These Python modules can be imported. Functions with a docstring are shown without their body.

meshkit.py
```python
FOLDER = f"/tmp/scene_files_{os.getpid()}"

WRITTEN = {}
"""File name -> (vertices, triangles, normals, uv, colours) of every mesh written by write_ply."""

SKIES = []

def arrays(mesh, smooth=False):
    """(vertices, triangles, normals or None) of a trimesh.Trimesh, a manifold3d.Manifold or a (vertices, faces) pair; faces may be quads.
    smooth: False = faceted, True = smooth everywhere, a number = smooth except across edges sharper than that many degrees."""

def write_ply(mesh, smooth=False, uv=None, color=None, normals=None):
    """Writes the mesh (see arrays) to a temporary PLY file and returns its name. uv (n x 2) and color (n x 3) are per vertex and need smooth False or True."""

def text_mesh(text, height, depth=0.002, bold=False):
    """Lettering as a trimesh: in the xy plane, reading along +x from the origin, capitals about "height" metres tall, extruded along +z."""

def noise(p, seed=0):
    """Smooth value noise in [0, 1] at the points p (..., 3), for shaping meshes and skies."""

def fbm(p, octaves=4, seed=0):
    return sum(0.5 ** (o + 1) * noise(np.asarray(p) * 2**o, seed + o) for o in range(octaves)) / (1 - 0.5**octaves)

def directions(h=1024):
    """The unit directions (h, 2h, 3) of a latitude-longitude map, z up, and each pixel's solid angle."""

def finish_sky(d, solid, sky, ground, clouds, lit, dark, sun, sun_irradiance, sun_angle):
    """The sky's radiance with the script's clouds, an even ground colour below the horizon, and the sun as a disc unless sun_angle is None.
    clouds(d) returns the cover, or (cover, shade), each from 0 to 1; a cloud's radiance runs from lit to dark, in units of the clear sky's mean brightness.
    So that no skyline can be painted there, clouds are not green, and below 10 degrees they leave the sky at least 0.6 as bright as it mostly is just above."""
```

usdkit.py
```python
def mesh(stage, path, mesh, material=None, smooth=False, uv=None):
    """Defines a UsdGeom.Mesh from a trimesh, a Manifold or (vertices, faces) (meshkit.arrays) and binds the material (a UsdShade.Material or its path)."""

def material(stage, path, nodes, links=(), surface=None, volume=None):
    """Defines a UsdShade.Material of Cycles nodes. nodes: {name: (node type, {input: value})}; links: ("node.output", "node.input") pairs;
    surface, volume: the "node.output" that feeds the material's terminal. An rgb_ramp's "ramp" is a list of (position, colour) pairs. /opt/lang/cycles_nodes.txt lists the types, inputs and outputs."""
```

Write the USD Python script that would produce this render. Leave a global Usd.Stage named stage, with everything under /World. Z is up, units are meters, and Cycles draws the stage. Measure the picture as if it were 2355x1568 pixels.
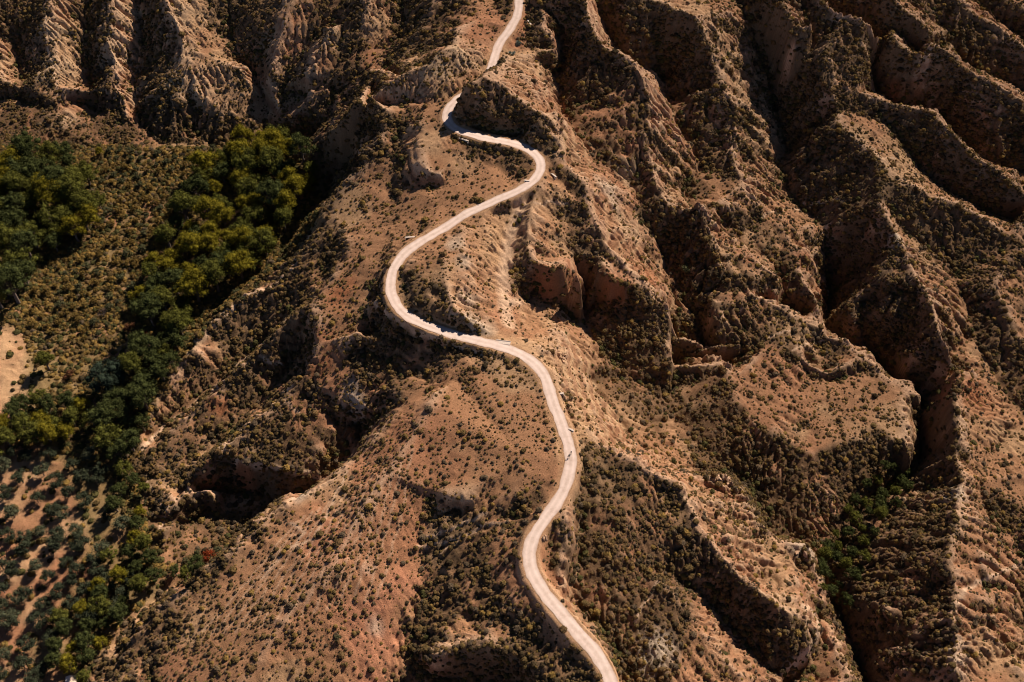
import math, numpy as np
from scipy.interpolate import LinearNDInterpolator
from scipy.ndimage import gaussian_filter, map_coordinates
from scipy.spatial import cKDTree
import shapely
from shapely.geometry import Polygon
import trimesh, usdkit
from meshkit import noise, fbm
from pxr import Usd, UsdGeom, UsdLux, UsdShade, Gf, Sdf, Vt

# ---------------------------------------------------------------- camera, sky, sun
PITCH = math.radians(50.0)
CAM_H = 350.0
SUN_EL = math.radians(40.0)
SUN_AZ = math.radians(40.0)          # from +y towards +x
EXPOSURE = 0.95
stage = Usd.Stage.CreateInMemory()
UsdGeom.SetStageUpAxis(stage, UsdGeom.Tokens.z)
UsdGeom.SetStageMetersPerUnit(stage, 1.0)
world = UsdGeom.Xform.Define(stage, '/World')
stage.SetDefaultPrim(world.GetPrim())
UsdGeom.Scope.Define(stage, '/World/Looks')
cam = UsdGeom.Camera.Define(stage, '/World/camera')
cam.CreateHorizontalApertureAttr(36.0)
cam.CreateVerticalApertureAttr(36.0 * 682 / 1024)
cam.CreateFocalLengthAttr(18.0 / math.tan(math.radians(27.0)))
cam.CreateClippingRangeAttr(Gf.Vec2f(1.0, 20000.0))
cam.CreateExposureAttr(EXPOSURE)
cam.AddTranslateOp().Set(Gf.Vec3d(0, 0, CAM_H))
cam.AddRotateXOp().Set(90.0 - math.degrees(PITCH))

sky_mat = usdkit.material(stage, '/World/Looks/sky', {
    'sky': ('sky_texture', {'sky_type': 'single_scattering', 'sun_disc': False, 'sun_elevation': SUN_EL, 'sun_rotation': SUN_AZ, 'altitude': 1200.0, 'air_density': 0.4, 'aerosol_density': 0.25}),
    'bg': ('background_shader', {'strength': 0.05})}, [('sky.color', 'bg.color')], surface='bg.background')
dome = UsdLux.DomeLight.Define(stage, '/World/sky')
UsdShade.MaterialBindingAPI.Apply(dome.GetPrim()).Bind(sky_mat)
dome.GetPrim().SetCustomDataByKey('kind', 'structure')
dome.GetPrim().SetCustomDataByKey('label', 'clear daylight sky above the hills')
sun = UsdLux.DistantLight.Define(stage, '/World/sun')
sun.CreateNormalizeAttr(True)
sun.CreateIntensityAttr(1.25)
sun.CreateAngleAttr(0.5)
sun.CreateColorAttr(Gf.Vec3f(1.0, 0.865, 0.72))
sun.AddRotateZOp().Set(-math.degrees(SUN_AZ))
sun.AddRotateXOp().Set(-(90.0 - math.degrees(SUN_EL)))
# -z axis of light after rotations must point away from the sun

def prim_of(o):
    return o.GetPrim() if hasattr(o, 'GetPrim') else o

def tag(o, label=None, cat=None, group=None, kind=None):
    p = prim_of(o)
    for k, v in (('label', label), ('category', cat), ('group', group), ('kind', kind)):
        if v:
            p.SetCustomDataByKey(k, v)
    return p

_used = {}
def numbered(parent, name):
    key = parent + '/' + name
    n = _used.get(key, 0)
    _used[key] = n + 1
    return key if n == 0 else f'{key}_{n:03d}'

# ---------------------------------------------------------------- survey: traced lines of the land
# a line is given where it was sighted from the drone: bearing (u, v) and the height z of each point
FU = 2310.0
def sight(u, v, z):
    a = (np.asarray(u, float) - 1177) / FU
    b = -(np.asarray(v, float) - 784) / FU
    dx, dy, dz = a, math.cos(PITCH) + b * math.sin(PITCH), -math.sin(PITCH) + b * math.cos(PITCH)
    t = (np.asarray(z, float) - CAM_H) / dz
    return np.stack([dx * t, dy * t, np.asarray(z, float) + 0 * t], -1)

S1, S2 = 0.3417, 0.2931
FRAMES = {'V': (0, 0, 1), '1': (0, 0, S1), '2': (776, 0, S1), '3': (1549, 0, S1), '4': (0, 517, S1), '5': (776, 517, S1), '6': (1549, 517, S1),
          '7': (0, 1034.5, S1), '8': (776, 1034.5, S1), '9': (1549, 1034.5, S1), 'A': (1149.4, 0, S2), 'B': (1149.4, 402, S2), 'C': (1664.4, 0, S2), 'D': (1664.4, 402, S2)}
def pts(text):
    """'A 10,20,5 30,40,5 V 700,800,2': sightings, with the frame letter valid until the next one; returns u, v, z"""
    out, fr = [], FRAMES['V']
    for w in text.split():
        if w in FRAMES:
            fr = FRAMES[w]
        else:
            x, y, z = map(float, w.split(','))
            out.append((fr[0] + x * fr[2], fr[1] + y * fr[2], z))
    return np.array(out)

ROAD = pts('V 1199,-60,37 1196,-30,35 1193,0,33 1189.5,34,31 1169,72,29 1147,102,27.5 1133,143,26 1124,166,25 1108,189,24.2 1086,207,23.5 1062,220,22.8 1040,238,22 1027,260,21 1031,283.6,20 1049,297,19.4 1083.5,309,18.7 1118,318,18.2 '
           '1152,324,17.8 1186,331,17.2 1217,343,16.6 1236,359,16 1244,376,15.5 1242,393,15 1229,413,14.5 1203,432,14 1169,448,13.2 1118,470,12 1066,494,11 1029,520,10 995,539,9.5 960.5,560,9 930,582,8.4 909,609,7.8 '
           '899,637,7.2 897,660.5,6.8 902,684,6.4 916,708,6 940,729,5.6 971,744,5.2 1008,758,4.9 1049,770,4.6 1094,782,4.3 1138,793,4 1179,806,3.6 1213,823,3.2 1237,843,2.8 1253,865.5,2.4 1263,893,2 1273,927,1.4 '
           '1288.5,968,.8 1304,1012.5,0 1312,1040,-.5 1312.5,1069,-1 1307,1096,-1.4 1295,1130,-2 1275,1164,-2.5 1251,1195,-3 1230.5,1226,-3.5 1218.5,1253,-3.9 1215,1280.5,-4.3 1220,1308,-4.7 1237,1342,-5.2 1265,1380,-5.7 '
           '1295,1417,-6.2 1329.5,1455,-6.7 1364,1492,-7.2 1386,1526,-7.6 1404,1568,-8 1418,1620,-8.5 1430,1690,-9')

def densify(P, step=4.0):
    out = [P[0]]
    for a, b in zip(P[:-1], P[1:]):
        n = max(1, int(np.linalg.norm(b[:2] - a[:2]) / step))
        for k in range(1, n + 1):
            out.append(a + (b - a) * k / n)
    return np.array(out)

LINES = [l for l in '''
A 0,440,30 60,530,30 200,600,29 260,680,27 340,860,23 450,900,22 480,1000,20 490,1130,18 465,1210,16.5 540,1320,14 640,1400,11 680,1480,9 B 640,130,8 700,220,6 740,300,4 780,400,1 800,500,-2 780,620,-6 740,740,-9
A 190,60,31 215,200,29 215,330,26 270,480,23 330,620,20 400,750,17 470,850,13 520,930,10 570,1000,7 650,1110,5 710,1200,2 780,1310,-1 900,1340,-4 1030,1400,-8 1060,1470,-10 B 1100,240,-13 1110,380,-17 1200,480,-22 1240,560,-28 1310,680,-32 1330,780,-34 1390,950,-37 1410,1120,-40 1370,1280,-46 1360,1420,-49 1340,1540,-50
A 290,-20,36 330,100,33 350,220,30 430,300,25 450,420,22
A 500,200,27 485,330,21 490,430,17 450,620,13 480,800,9 520,900,8
A 640,-30,40 680,100,36 710,220,33 720,310,31 760,350,29 950,430,25 1060,490,23 1100,560,20 1135,650,17 1180,850,10 1200,950,6 1190,1060,3 1160,1180,-1 1200,1300,-4 1220,1430,-7 B 1240,140,-10 1330,240,-13 1440,290,-16
A 780,0,30 830,200,22 920,360,17 1000,430,14 1100,510,10 1180,600,7 1290,740,2 1340,800,-2 1400,900,-5 1440,1000,-9 1500,1130,-13 1570,1240,-17 1560,1340,-19 1490,1440,-20 B 1480,150,-21 1540,330,-23
A 900,0,32 940,150,27 960,250,23
A 1080,-10,34 1250,30,32 1400,100,29 1530,150,27 1600,300,20 1680,480,12 1700,640,6 1790,760,2 1840,900,-4 1840,1050,-9 1815,1180,-13 1850,1300,-17 1920,1420,-20 2000,1540,-23 B 2040,200,-27 2080,300,-29 2250,450,-34 2350,580,-37 D 590,560,-38 640,600,-38 610,720,-39 600,860,-41 720,960,-43 750,1090,-46
A 1290,600,-1 1310,700,-2 1330,760,-4
B 1580,225,-12 1610,300,-15 1640,400,-18 1660,540,-22 1700,680,-26 1730,760,-28 1830,830,-31 1960,900,-34 2100,970,-37 2250,1050,-40 2350,1110,-42 D 560,1060,-45 720,1130,-47
B 1660,280,-20 1750,430,-26 1850,500,-29 2000,570,-33 2140,690,-37 2210,790,-41 2250,900,-44 2310,1030,-47 D 440,1000,-49
B 1900,540,-29 1990,640,-30 2100,740,-33 2180,830,-36
B 1700,900,-34 1640,1060,-36 1690,1220,-39 1720,1400,-42 1760,1540,-43 6 430,1000,-44 560,1200,-47 700,1350,-49 D 700,1500,-50
B 1560,1080,-41 1600,1230,-47 1660,1400,-50 1690,1500,-52
D 350,960,-41 480,1040,-43 720,1160,-45 870,1290,-48 1020,1350,-50 1150,1420,-51 1240,1560,-53 6 1540,1180,-55 1600,1390,-57 1600,1560,-58
D 470,1010,-49 600,1100,-53 740,1150,-57 900,1270,-61 1060,1340,-63 1180,1400,-65 1270,1540,-68 6 1570,1160,-69 1670,1360,-70 1680,1560,-71 9 1500,250,-71 1250,400,-70 1110,600,-70 1040,780,-71 1030,940,-72 1120,1090,-73 1190,1250,-74 1300,1560,-76 1350,1750,-78
6 1000,950,-51 1100,1150,-52 1300,1250,-54 1450,1450,-56
6 600,800,-44 850,900,-46 1050,1000,-49
6 400,1200,-46 700,1450,-50 900,1560,-54
C 160,100,17 210,180,13 290,330,5 380,470,-2 400,600,-9 400,740,-15 430,900,-21 500,1150,-27 440,1260,-29 470,1400,-32 D 500,100,-34 560,210,-36 700,330,-39 780,400,-39
C 400,-20,28 460,110,24 510,180,21 505,290,17 570,420,11 680,520,3
C 640,150,19 660,300,13 690,480,5
C 700,220,21 730,320,17 770,440,11 830,540,7 780,600,5 900,680,1 1050,720,-2 1200,760,-5 1340,850,-8 1430,850,-8.5 1600,870,-9.5 1690,895,-10.5 1715,990,-12 1800,1080,-14 1850,1130,-16 1950,1220,-19 2080,1310,-22 2200,1400,-25 2350,1520,-29 2460,1610,-32
C 900,690,0.5 910,850,-6 850,980,-8 1000,1080,-11 1150,1200,-14 1250,1280,-16 1340,1380,-18 1480,1460,-20 D 1560,160,-23 1820,220,-27 1920,280,-29 2100,390,-32 2230,450,-34 2290,550,-36 2350,610,-37 2450,700,-40
D 1290,20,-18 1200,210,-22 1240,330,-25 1310,440,-28 1400,570,-31 1460,700,-34 1530,870,-36 1600,1000,-38 1650,1180,-40 1720,1300,-41 1800,1440,-43 6 1890,980,-44 1850,1160,-46 1860,1330,-47 1900,1400,-47 1860,1560,-49 9 1960,180,-45 1900,320,-44 1910,450,-42.5 1850,620,-42 1830,790,-41.5 1890,950,-42.5 1850,1130,-42 1900,1300,-43.5 1870,1450,-44 1940,1650,-46
C 1310,960,-14 1420,1140,-21 1560,1300,-27 1700,1430,-31 1850,1530,-34 D 2120,290,-38 2350,330,-41 2450,350,-43
D 1420,450,-33 1560,540,-37 1680,650,-41 1800,800,-44 1900,980,-47 1950,1250,-51 2030,1400,-53 2060,1560,-54 6 2150,1000,-56 2260,1190,-58 2400,1280,-60
D 2100,900,-41 2250,1200,-46 2400,1400,-50
D 800,640,-48 800,760,-58 840,900,-63 850,1020,-63 800,1130,-60
D 1190,820,-40 1040,950,-46 900,1040,-51
D 1080,1000,-50 1060,1150,-53
D 1500,1130,-46 1450,1250,-51 1380,1400,-55 6 1700,1200,-57
D 1740,1400,-49 1760,1560,-53 6 1800,1200,-54 1790,1400,-58
C 1030,390,-3 1150,540,-9 1210,700,-14 1350,815,-18 1500,835,-21 1720,900,-25 1780,1020,-28 1880,1110,-31 2010,1220,-34 2160,1280,-37 2350,1330,-40
C 850,70,24 1000,150,20 1100,200,17 1230,230,15 1300,310,11 1370,390,7 1500,440,4 1620,460,2
C 830,130,16 880,260,9 960,320,4
C 1280,-20,22 1420,100,17 1500,150,14 1580,260,10 1650,370,6 1720,400,4 1830,500,0 1950,580,-4 2080,640,-7 2250,740,-11 2350,800,-14 2470,870,-17
C 1300,200,11 1400,270,6 1500,370,1 1610,440,-2
C 1480,30,14 1700,180,4 1800,330,-2 1900,480,-9 2050,560,-13 2200,620,-17 2350,690,-21 2450,740,-23
C 1790,-10,12 1900,70,8 2000,140,5 2150,220,1 2350,390,-5 2470,480,-9
C 2000,20,4 2200,180,-4 2350,290,-9 2460,370,-12
C 2200,-10,6 2350,90,2
B 430,30,12 530,100,10 540,220,7 520,330,4 560,480,0 580,620,-4 610,740,-9 640,860,-20 650,960,-27 630,1080,-28
B 330,60,14 250,240,12 220,400,10 215,560,7 250,700,4 350,750,2 480,760,1 600,780,-1 635,840,-4
B 250,880,-7 340,960,-12 450,990,-15 560,960,-17 620,960,-19
B 180,150,11.5 120,350,7.5 60,550,4 30,750,1.5 10,920,0 30,1080,.5 70,1180,1.8
B 120,960,-3 210,975,-8 350,1080,-13 490,1190,-18 600,1300,-23 700,1480,-29 5 1710,1050,-33 1850,1230,-37 1970,1430,-41 2150,1530,-43 9 0,90,-46 170,130,-51 330,110,-54 470,220,-58 580,350,-61 640,540,-64 800,590,-67 930,610,-69 960,720,-70
9 -30,110,-37 200,165,-39 330,150,-39 440,275,-41 560,410,-44 610,590,-46 790,615,-49 905,655,-52 915,740,-54 1005,880,-57 1015,1000,-59 990,1150,-60 1090,1290,-62 1130,1400,-63 1240,1580,-65
B 90,810,0 140,830,-1 200,870,-3
B 650,770,-8 760,770,-8 840,800,-9 890,870,-12 1050,880,-14 1170,890,-17 1240,960,-22 1330,1070,-27 1400,1180,-32
B 700,900,-21 760,960,-23 680,1050,-26
B 660,1130,-27 900,960,-19 1000,1050,-22 1150,1150,-26 1250,1300,-32 1340,1300,-34 1350,1500,-39
B 630,1150,-26 760,1300,-29 900,1450,-34 980,1560,-38
B 1300,1100,-36 1330,1240,-41
5 2250,800,-36 2260,950,-42 2250,1100,-47 2250,1300,-49
5 1400,930,.5 1490,1080,0 1560,1230,-2 1640,1330,-4 1830,1500,-8 8 2000,60,-10 2200,190,-13 9 60,260,-15 130,450,-18 220,570,-20 340,750,-24 480,900,-28 640,1010,-33 780,1100,-38
5 1400,860,1 1500,860,-5 1560,930,-12
5 1500,960,-6 1680,1200,-15 1900,1450,-24 9 100,200,-30
9 330,170,-36 420,260,-40 540,420,-45
9 700,760,-46 800,780,-50 880,800,-55
9 700,880,-44 830,900,-46 940,1100,-50 980,1180,-52 960,1260,-53 880,1380,-54 740,1500,-55
9 1000,1200,-61 990,1290,-62 890,1440,-62 780,1530,-62
9 20,860,-27 190,960,-33 330,1100,-38 450,1240,-43 590,1430,-49 700,1600,-53
9 -60,940,-23 30,1030,-26 150,1190,-31 300,1330,-35 420,1480,-39 500,1600,-42
8 1640,40,-4 1650,250,-8 1640,450,-12 1620,700,-16 1560,900,-18 1620,1020,-21 1720,1150,-24 1800,1200,-26 1870,1350,-29 1920,1561,-34 1960,1750,-38
8 1560,420,-2.5 1570,600,-5 1540,800,-8 1510,950,-10
8 1440,620,-7 1400,760,-8 1450,900,-9.5
8 2250,400,-17 2150,650,-19 2000,900,-22 2050,1100,-25 2150,1350,-29 2250,1600,-33
8 1900,500,-13 1850,800,-18 1900,1050,-23
5 960,890,2 880,980,1 800,1050,-1 620,1120,-4 480,1200,-7 350,1330,-10 240,1440,-13 140,1560,-16 7 2200,220,-18 1900,360,-21 1720,470,-23.5 1640,620,-26 1500,730,-29 1380,800,-31.5 1250,950,-35 1050,1080,-39 950,1180,-42 850,1330,-45 770,1561,-47 720,1700,-48
V 1000,905,1 950,1000,-2 850,1150,-7 760,1300,-13 650,1430,-20 560,1568,-27 520,1640,-30
8 640,330,-10 600,480,-14 560,620,-17 550,800,-20 620,1000,-23 560,1150,-26 480,1300,-29 430,1561,-33 400,1700,-36
8 850,330,-5 720,300,-6 640,270,-7
8 680,410,-11 830,400,-10 950,380,-8
8 1210,0,0 1240,150,-1 1230,280,-3 1080,340,-5
8 1400,60,0 1380,200,-1.5 1300,350,-4 1200,450,-7 900,560,-12 620,640,-17
8 1180,700,-7 1000,900,-14 830,1080,-20
8 1230,900,-7 1100,1050,-12 950,1200,-17
8 640,1400,-21 850,1340,-18 1000,1320,-16 1120,1340,-16 1250,1420,-16 1330,1530,-16 1400,1650,-16
8 620,1500,-31 800,1560,-33 1000,1590,-34 1200,1650,-33
8 1550,1300,-8.5 1450,1400,-12 1480,1561,-14
5 250,520,3.5 400,640,3 600,740,2.5 900,860,1.5
V 906,903,-10 872,954,-18 835,1000,-27 790,1060,-35 720,1115,-42 640,1150,-48 575,1200,-55 540,1240,-57 490,1275,-57 440,1315,-57
V 870,620,2 850,690,-3 838,760,-8 850,830,-10 870,890,-13
5 150,720,-4 300,850,-7 450,1000,-9
V 735,790,-13 765,850,-16 800,905,-18 845,945,-19
V 780,975,-27 830,965,-25
V 560,1060,-37.5 620,1068,-36.5 690,1083,-36 735,1096,-37
V 711,722,-10 735,790,-13 700,860,-20 666,900,-24 590,970,-30 512,1035,-36 461,1082,-41 435,1105,-45 415,1125,-50
V 470,1125,-55 540,1125,-54 600,1125,-52
V 480,1180,-56 400,1210,-56 540,1180,-56
7 1180,350,-48 1290,290,-47 1400,270,-46.5
7 1100,540,-50 1140,460,-50 1200,350,-48.5
V 700,745,-18 690,800,-27 640,870,-35 570,950,-41 490,1020,-45 400,1080,-49 335,1130,-52
V 690,715,-13 640,762,-20 590,812,-27 520,882,-35 435,952,-42 330,1036,-49
V 700,690,-20 640,745,-31 595,790,-38 520,857,-44 440,925,-48 340,1005,-52
V 796,548,-4 735,517,-10 690,590,-16 667,647,-20 564,681,-28 509,722,-31 461,763,-34 444,807,-36 393,859,-41 350,930,-46 325,1000,-50
V 800,600,-4 752,654,-8 711,722,-10
V 760,600,-11 720,660,-16
V 700,480,-40 640,600,-43 560,650,-44.5 480,725,-46 425,800,-47 375,860,-48 335,930,-50 305,1010,-52 295,1080,-53 330,1150,-53.5 345,1230,-54 400,1300,-55 360,1380,-56 300,1430,-57 240,1500,-58 180,1568,-59 120,1660,-60
2 1025,55,29 940,140,30 800,190,31 780,280,31 830,320,32 960,345,30
2 820,325,33 700,350,33 640,430,32 480,490,30 220,640,24 150,690,18
2 260,730,12 330,700,15 500,680,17
V 870,240,19 880,300,14 889,342,10 837,376,5 834,417,1 783,434,-3 750,470,-6 735,515,-10
V 850,272,2 820,330,-14 780,390,-29 752,440,-38 728,490,-42
V 700,332,-30 760,312,-12 810,280,6 845,232,18
V 940,240,18 915,300,13 895,440,2 885,520,1 875,580,2
V 990,240,20 960,290,18.5 960,330,17.5 980,345,17
V 1000,400,13 1030,420,11 1010,470,9
2 550,1000,16.5 550,1090,15.5 620,1150,14.5 730,1195,13
2 500,1240,8 620,1260,8 740,1240,9
2 870,950,17 970,1050,15 1100,1150,12.5 1170,1210,11.5
2 1000,980,16.4 1100,1080,14.4 1250,1180,13.2
V 1139,148,31.5 1122,166,36 1104,182,37 1085,196,36.5 1068,208,35 1058,221,32.5 1049,243,25.5 1044,262,22.3
V 1142,172,35 1160,196,34.5 1190,230,30 1240,265,26.5
V 1100,228,31.5 1120,258,26.5 1180,280,23.5 1240,290,24
V 1068,252,24.3 1076,275,21.8 1120,295,19.4 1200,305,17.6
V 1060,300,19.4
5 510,260,11 490,400,10 540,500,9.2 650,585,8.4 860,690,7
5 440,400,7.3 490,560,6.7 620,650,6 850,735,5.2
5 640,150,12 720,250,13.5 740,420,13 780,560,11.5 880,650,9
5 830,50,12.5 860,180,13 900,350,11 960,560,6 1030,720,4.5
5 1000,50,10 1020,200,8 1010,400,4
1 330,-40,4 330,0,1 290,200,-8 350,350,-16 380,580,-27 390,750,-33 420,880,-37 540,950,-39
1 0,0,-4 60,150,-12 100,300,-22 130,500,-29 150,700,-35
1 -60,200,-12 -20,400,-22
1 560,0,-6 560,200,-15 560,350,-21 590,470,-27 620,700,-38 640,850,-39
1 740,-40,4 740,130,-4 720,300,-12 800,450,-19 770,560,-23 850,700,-31 870,820,-36
1 920,0,-5 960,200,-14 965,380,-20 890,430,-24 900,560,-29 920,690,-35 870,900,-39
1 1080,-20,9 1170,150,1 1220,250,-4 1250,380,-10 1180,480,-14 1100,560,-18 1120,640,-22 1190,700,-24
1 1050,900,-38 1150,940,-39 1300,940,-39
1 1310,-40,6 1400,130,-2 1470,270,-9 1510,370,-14 1680,440,-19 1760,600,-26 1800,720,-31 1790,900,-37
1 1330,720,-29 1330,900,-38
1 1320,480,-13 1450,400,-12 1640,470,-15 1680,560,-20
1 1300,640,-21 1500,740,-27 1700,860,-35
1 1540,-20,3 1540,250,-10 1600,370,-15 1700,480,-20
1 1950,-40,14 1900,200,4 1850,380,-5 1800,500,-12 1850,650,-21
1 2150,20,12 2160,180,4 1950,450,-10 1900,600,-19 1800,750,-29
1 2230,200,10 2130,330,3 2060,490,-5 2100,640,-14 1980,760,-23 1800,880,-34
1 2060,620,-18 2200,600,-10 2220,650,-13
1 2350,60,14 2300,300,3 2240,500,-6 2230,660,-16 2200,800,-22
1 -60,540,-24 120,560,-25 230,590,-26
1 -60,650,-34 60,640,-34 170,665,-34.5
1 440,610,-26 680,580,-24
1 500,675,-33.5 620,670,-33
2 180,-40,22 190,40,18 180,200,10 170,340,3 180,430,0 330,490,2
2 430,0,17 440,130,11 420,230,7 340,300,4
2 60,60,13 20,300,2 0,500,-5
2 600,40,25 560,200,18 450,380,12 250,480,6
2 780,-20,30 700,150,23 650,260,21
2 1100,-40,33 1110,100,29.5
V -40,330,-41 60,345,-41 150,345,-41 250,335,-40.5 310,328,-40 440,332,-40 530,338,-40 600,345,-40 650,340,-39 700,345,-38
V 100,430,-43 300,450,-43 500,450,-42 650,430,-41 100,600,-46 300,600,-46 480,600,-45 -40,500,-44 -40,700,-46 100,800,-48 300,760,-47.5
V 200,900,-50 100,1000,-51 250,1050,-52 100,1150,-54 250,1200,-54 120,1350,-56.5 -40,1250,-56 -40,1450,-59 250,1350,-56 60,1568,-60 -40,1620,-61
V -40,760,-44 20,800,-45 40,850,-46 -40,950,-46
9 2050,200,-50 2150,450,-52 2250,560,-54 2354,700,-57
9 2030,480,-45 2070,800,-46 2120,1100,-49 2180,1400,-52
9 2354,900,-58 2354,1150,-60 2400,1400,-62
9 1500,600,-57 1400,800,-60 1300,1000,-63
9 1620,900,-51 1570,1200,-54 1550,1500,-57
9 1390,1300,-65 1370,1560,-67
'''.strip().split('\n') if l.strip()]

def carry_on(p):
    """ridges and gullies that leave the top of the picture go on beyond it"""
    if p[0, 1] < 45 and p[1, 1] > p[0, 1]:
        d = p[0] - p[1]; d = d / max(abs(d[1]), 8.0)
        e = p[0] + d * (p[0, 1] + 170) * np.array([0.8, 1.0, 0.45])
        e[2] = np.clip(e[2], p[0, 2] - 5, p[0, 2] + 14)
        return np.vstack([e, p])
    return p
SIGHTED = [carry_on(pts(l)) for l in LINES]
_all = np.vstack([densify(p, 12.0) for p in SIGHTED] + [ROAD])
def relief(p):
    """the relief was judged too low in the first survey: raise crests and sink valleys about the mean lie of the land"""
    out = p.copy()
    for k in range(len(p)):
        w = np.exp(-((_all[:, 0] - p[k, 0]) ** 2 + (_all[:, 1] - p[k, 1]) ** 2) / (2 * 75.0 ** 2))
        base = (w * _all[:, 2]).sum() / w.sum()
        near = np.min(np.hypot(ROAD[:, 0] - p[k, 0], ROAD[:, 1] - p[k, 1]))
        u, v = p[k, :2]
        gain = np.interp(u, [1100, 1300, 1650], [LEFT_GAIN, 1.1, np.interp(v, [350, 550, 900], [RIGHT_GAIN, 1.25, 1.2])]) - 1
        gain = gain - 0.25 * float(u < 1000 and v < 335)
        out[k, 2] = p[k, 2] + gain * np.clip((near - 25) / 90, 0, 1) * (p[k, 2] - base)
    return out
RIGHT_GAIN, LEFT_GAIN = 1.18, 1.0
ctrl = []
for l, p in zip(LINES, SIGHTED):
    p = relief(p)
    q = sight(p[:, 0], p[:, 1], p[:, 2])
    ctrl.append(q if l.startswith('V 100,430') or l.startswith('V 200,900') else densify(q))
road3 = sight(ROAD[:, 0], ROAD[:, 1], ROAD[:, 2])
def catmull(P, per=8):
    out = []
    for i in range(len(P) - 1):
        p0, p1, p2, p3 = P[max(i - 1, 0)], P[i], P[i + 1], P[min(i + 2, len(P) - 1)]
        for t in np.arange(per) / per:
            out.append(0.5 * (2 * p1 + (p2 - p0) * t + (2 * p0 - 5 * p1 + 4 * p2 - p3) * t * t + (3 * p1 - p0 - 3 * p2 + p3) * t ** 3))
    return np.array(out + [P[-1]])
road_c = catmull(road3)
# even spacing, a little smoothing
d = np.r_[0, np.cumsum(np.linalg.norm(np.diff(road_c, axis=0), axis=1))]
ss = np.arange(0, d[-1], 1.0)
road_c = np.stack([np.interp(ss, d, road_c[:, k]) for k in range(3)], 1)
for k in range(3):
    road_c[:, k] = gaussian_filter(road_c[:, k], 3.0, mode='nearest')
ctrl.append(road_c[::4])
C = np.vstack(ctrl)
# thin out crowded sightings that would contradict each other
tree = cKDTree(C[:, :2])
avg = np.array([C[i, 2].mean() for i in tree.query_ball_point(C[:, :2], 1.0)])
C[:, 2] = avg
_, keep = np.unique(np.round(C[:, :2] / 0.9).astype(int), axis=0, return_index=True)
C = C[keep]
# the land goes on outside the photographed part
HW = lambda y: 175.0 + 0.34 * np.maximum(y, 0)
ring = []
for y in np.arange(60, 760, 40.0):
    ring += [(-HW(y) * 1.12, y), (HW(y) * 1.12, y)]
for x in np.linspace(-1.1, 1.1, 18):
    ring += [(x * HW(60), 60), (x * HW(760), 760)]
ring = np.array(ring)
ring = ring[cKDTree(C[:, :2]).query(ring)[0] > 18]
dd, ii = cKDTree(C[:, :2]).query(ring, k=60)
rz = (C[ii, 2] / (dd + 5)).sum(1) / (1 / (dd + 5)).sum(1)
rz += np.where(ring[:, 1] > 600, 6, 0)
big = []
for r in (1500.0, 7000.0):
    for a in np.linspace(0, 2 * math.pi, 24, endpoint=False):
        big.append((r * math.cos(a), 400 + r * math.sin(a), -30.0))
C = np.vstack([C, np.c_[ring, rz], np.array(big)])
tin = LinearNDInterpolator(C[:, :2], C[:, 2])

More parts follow.
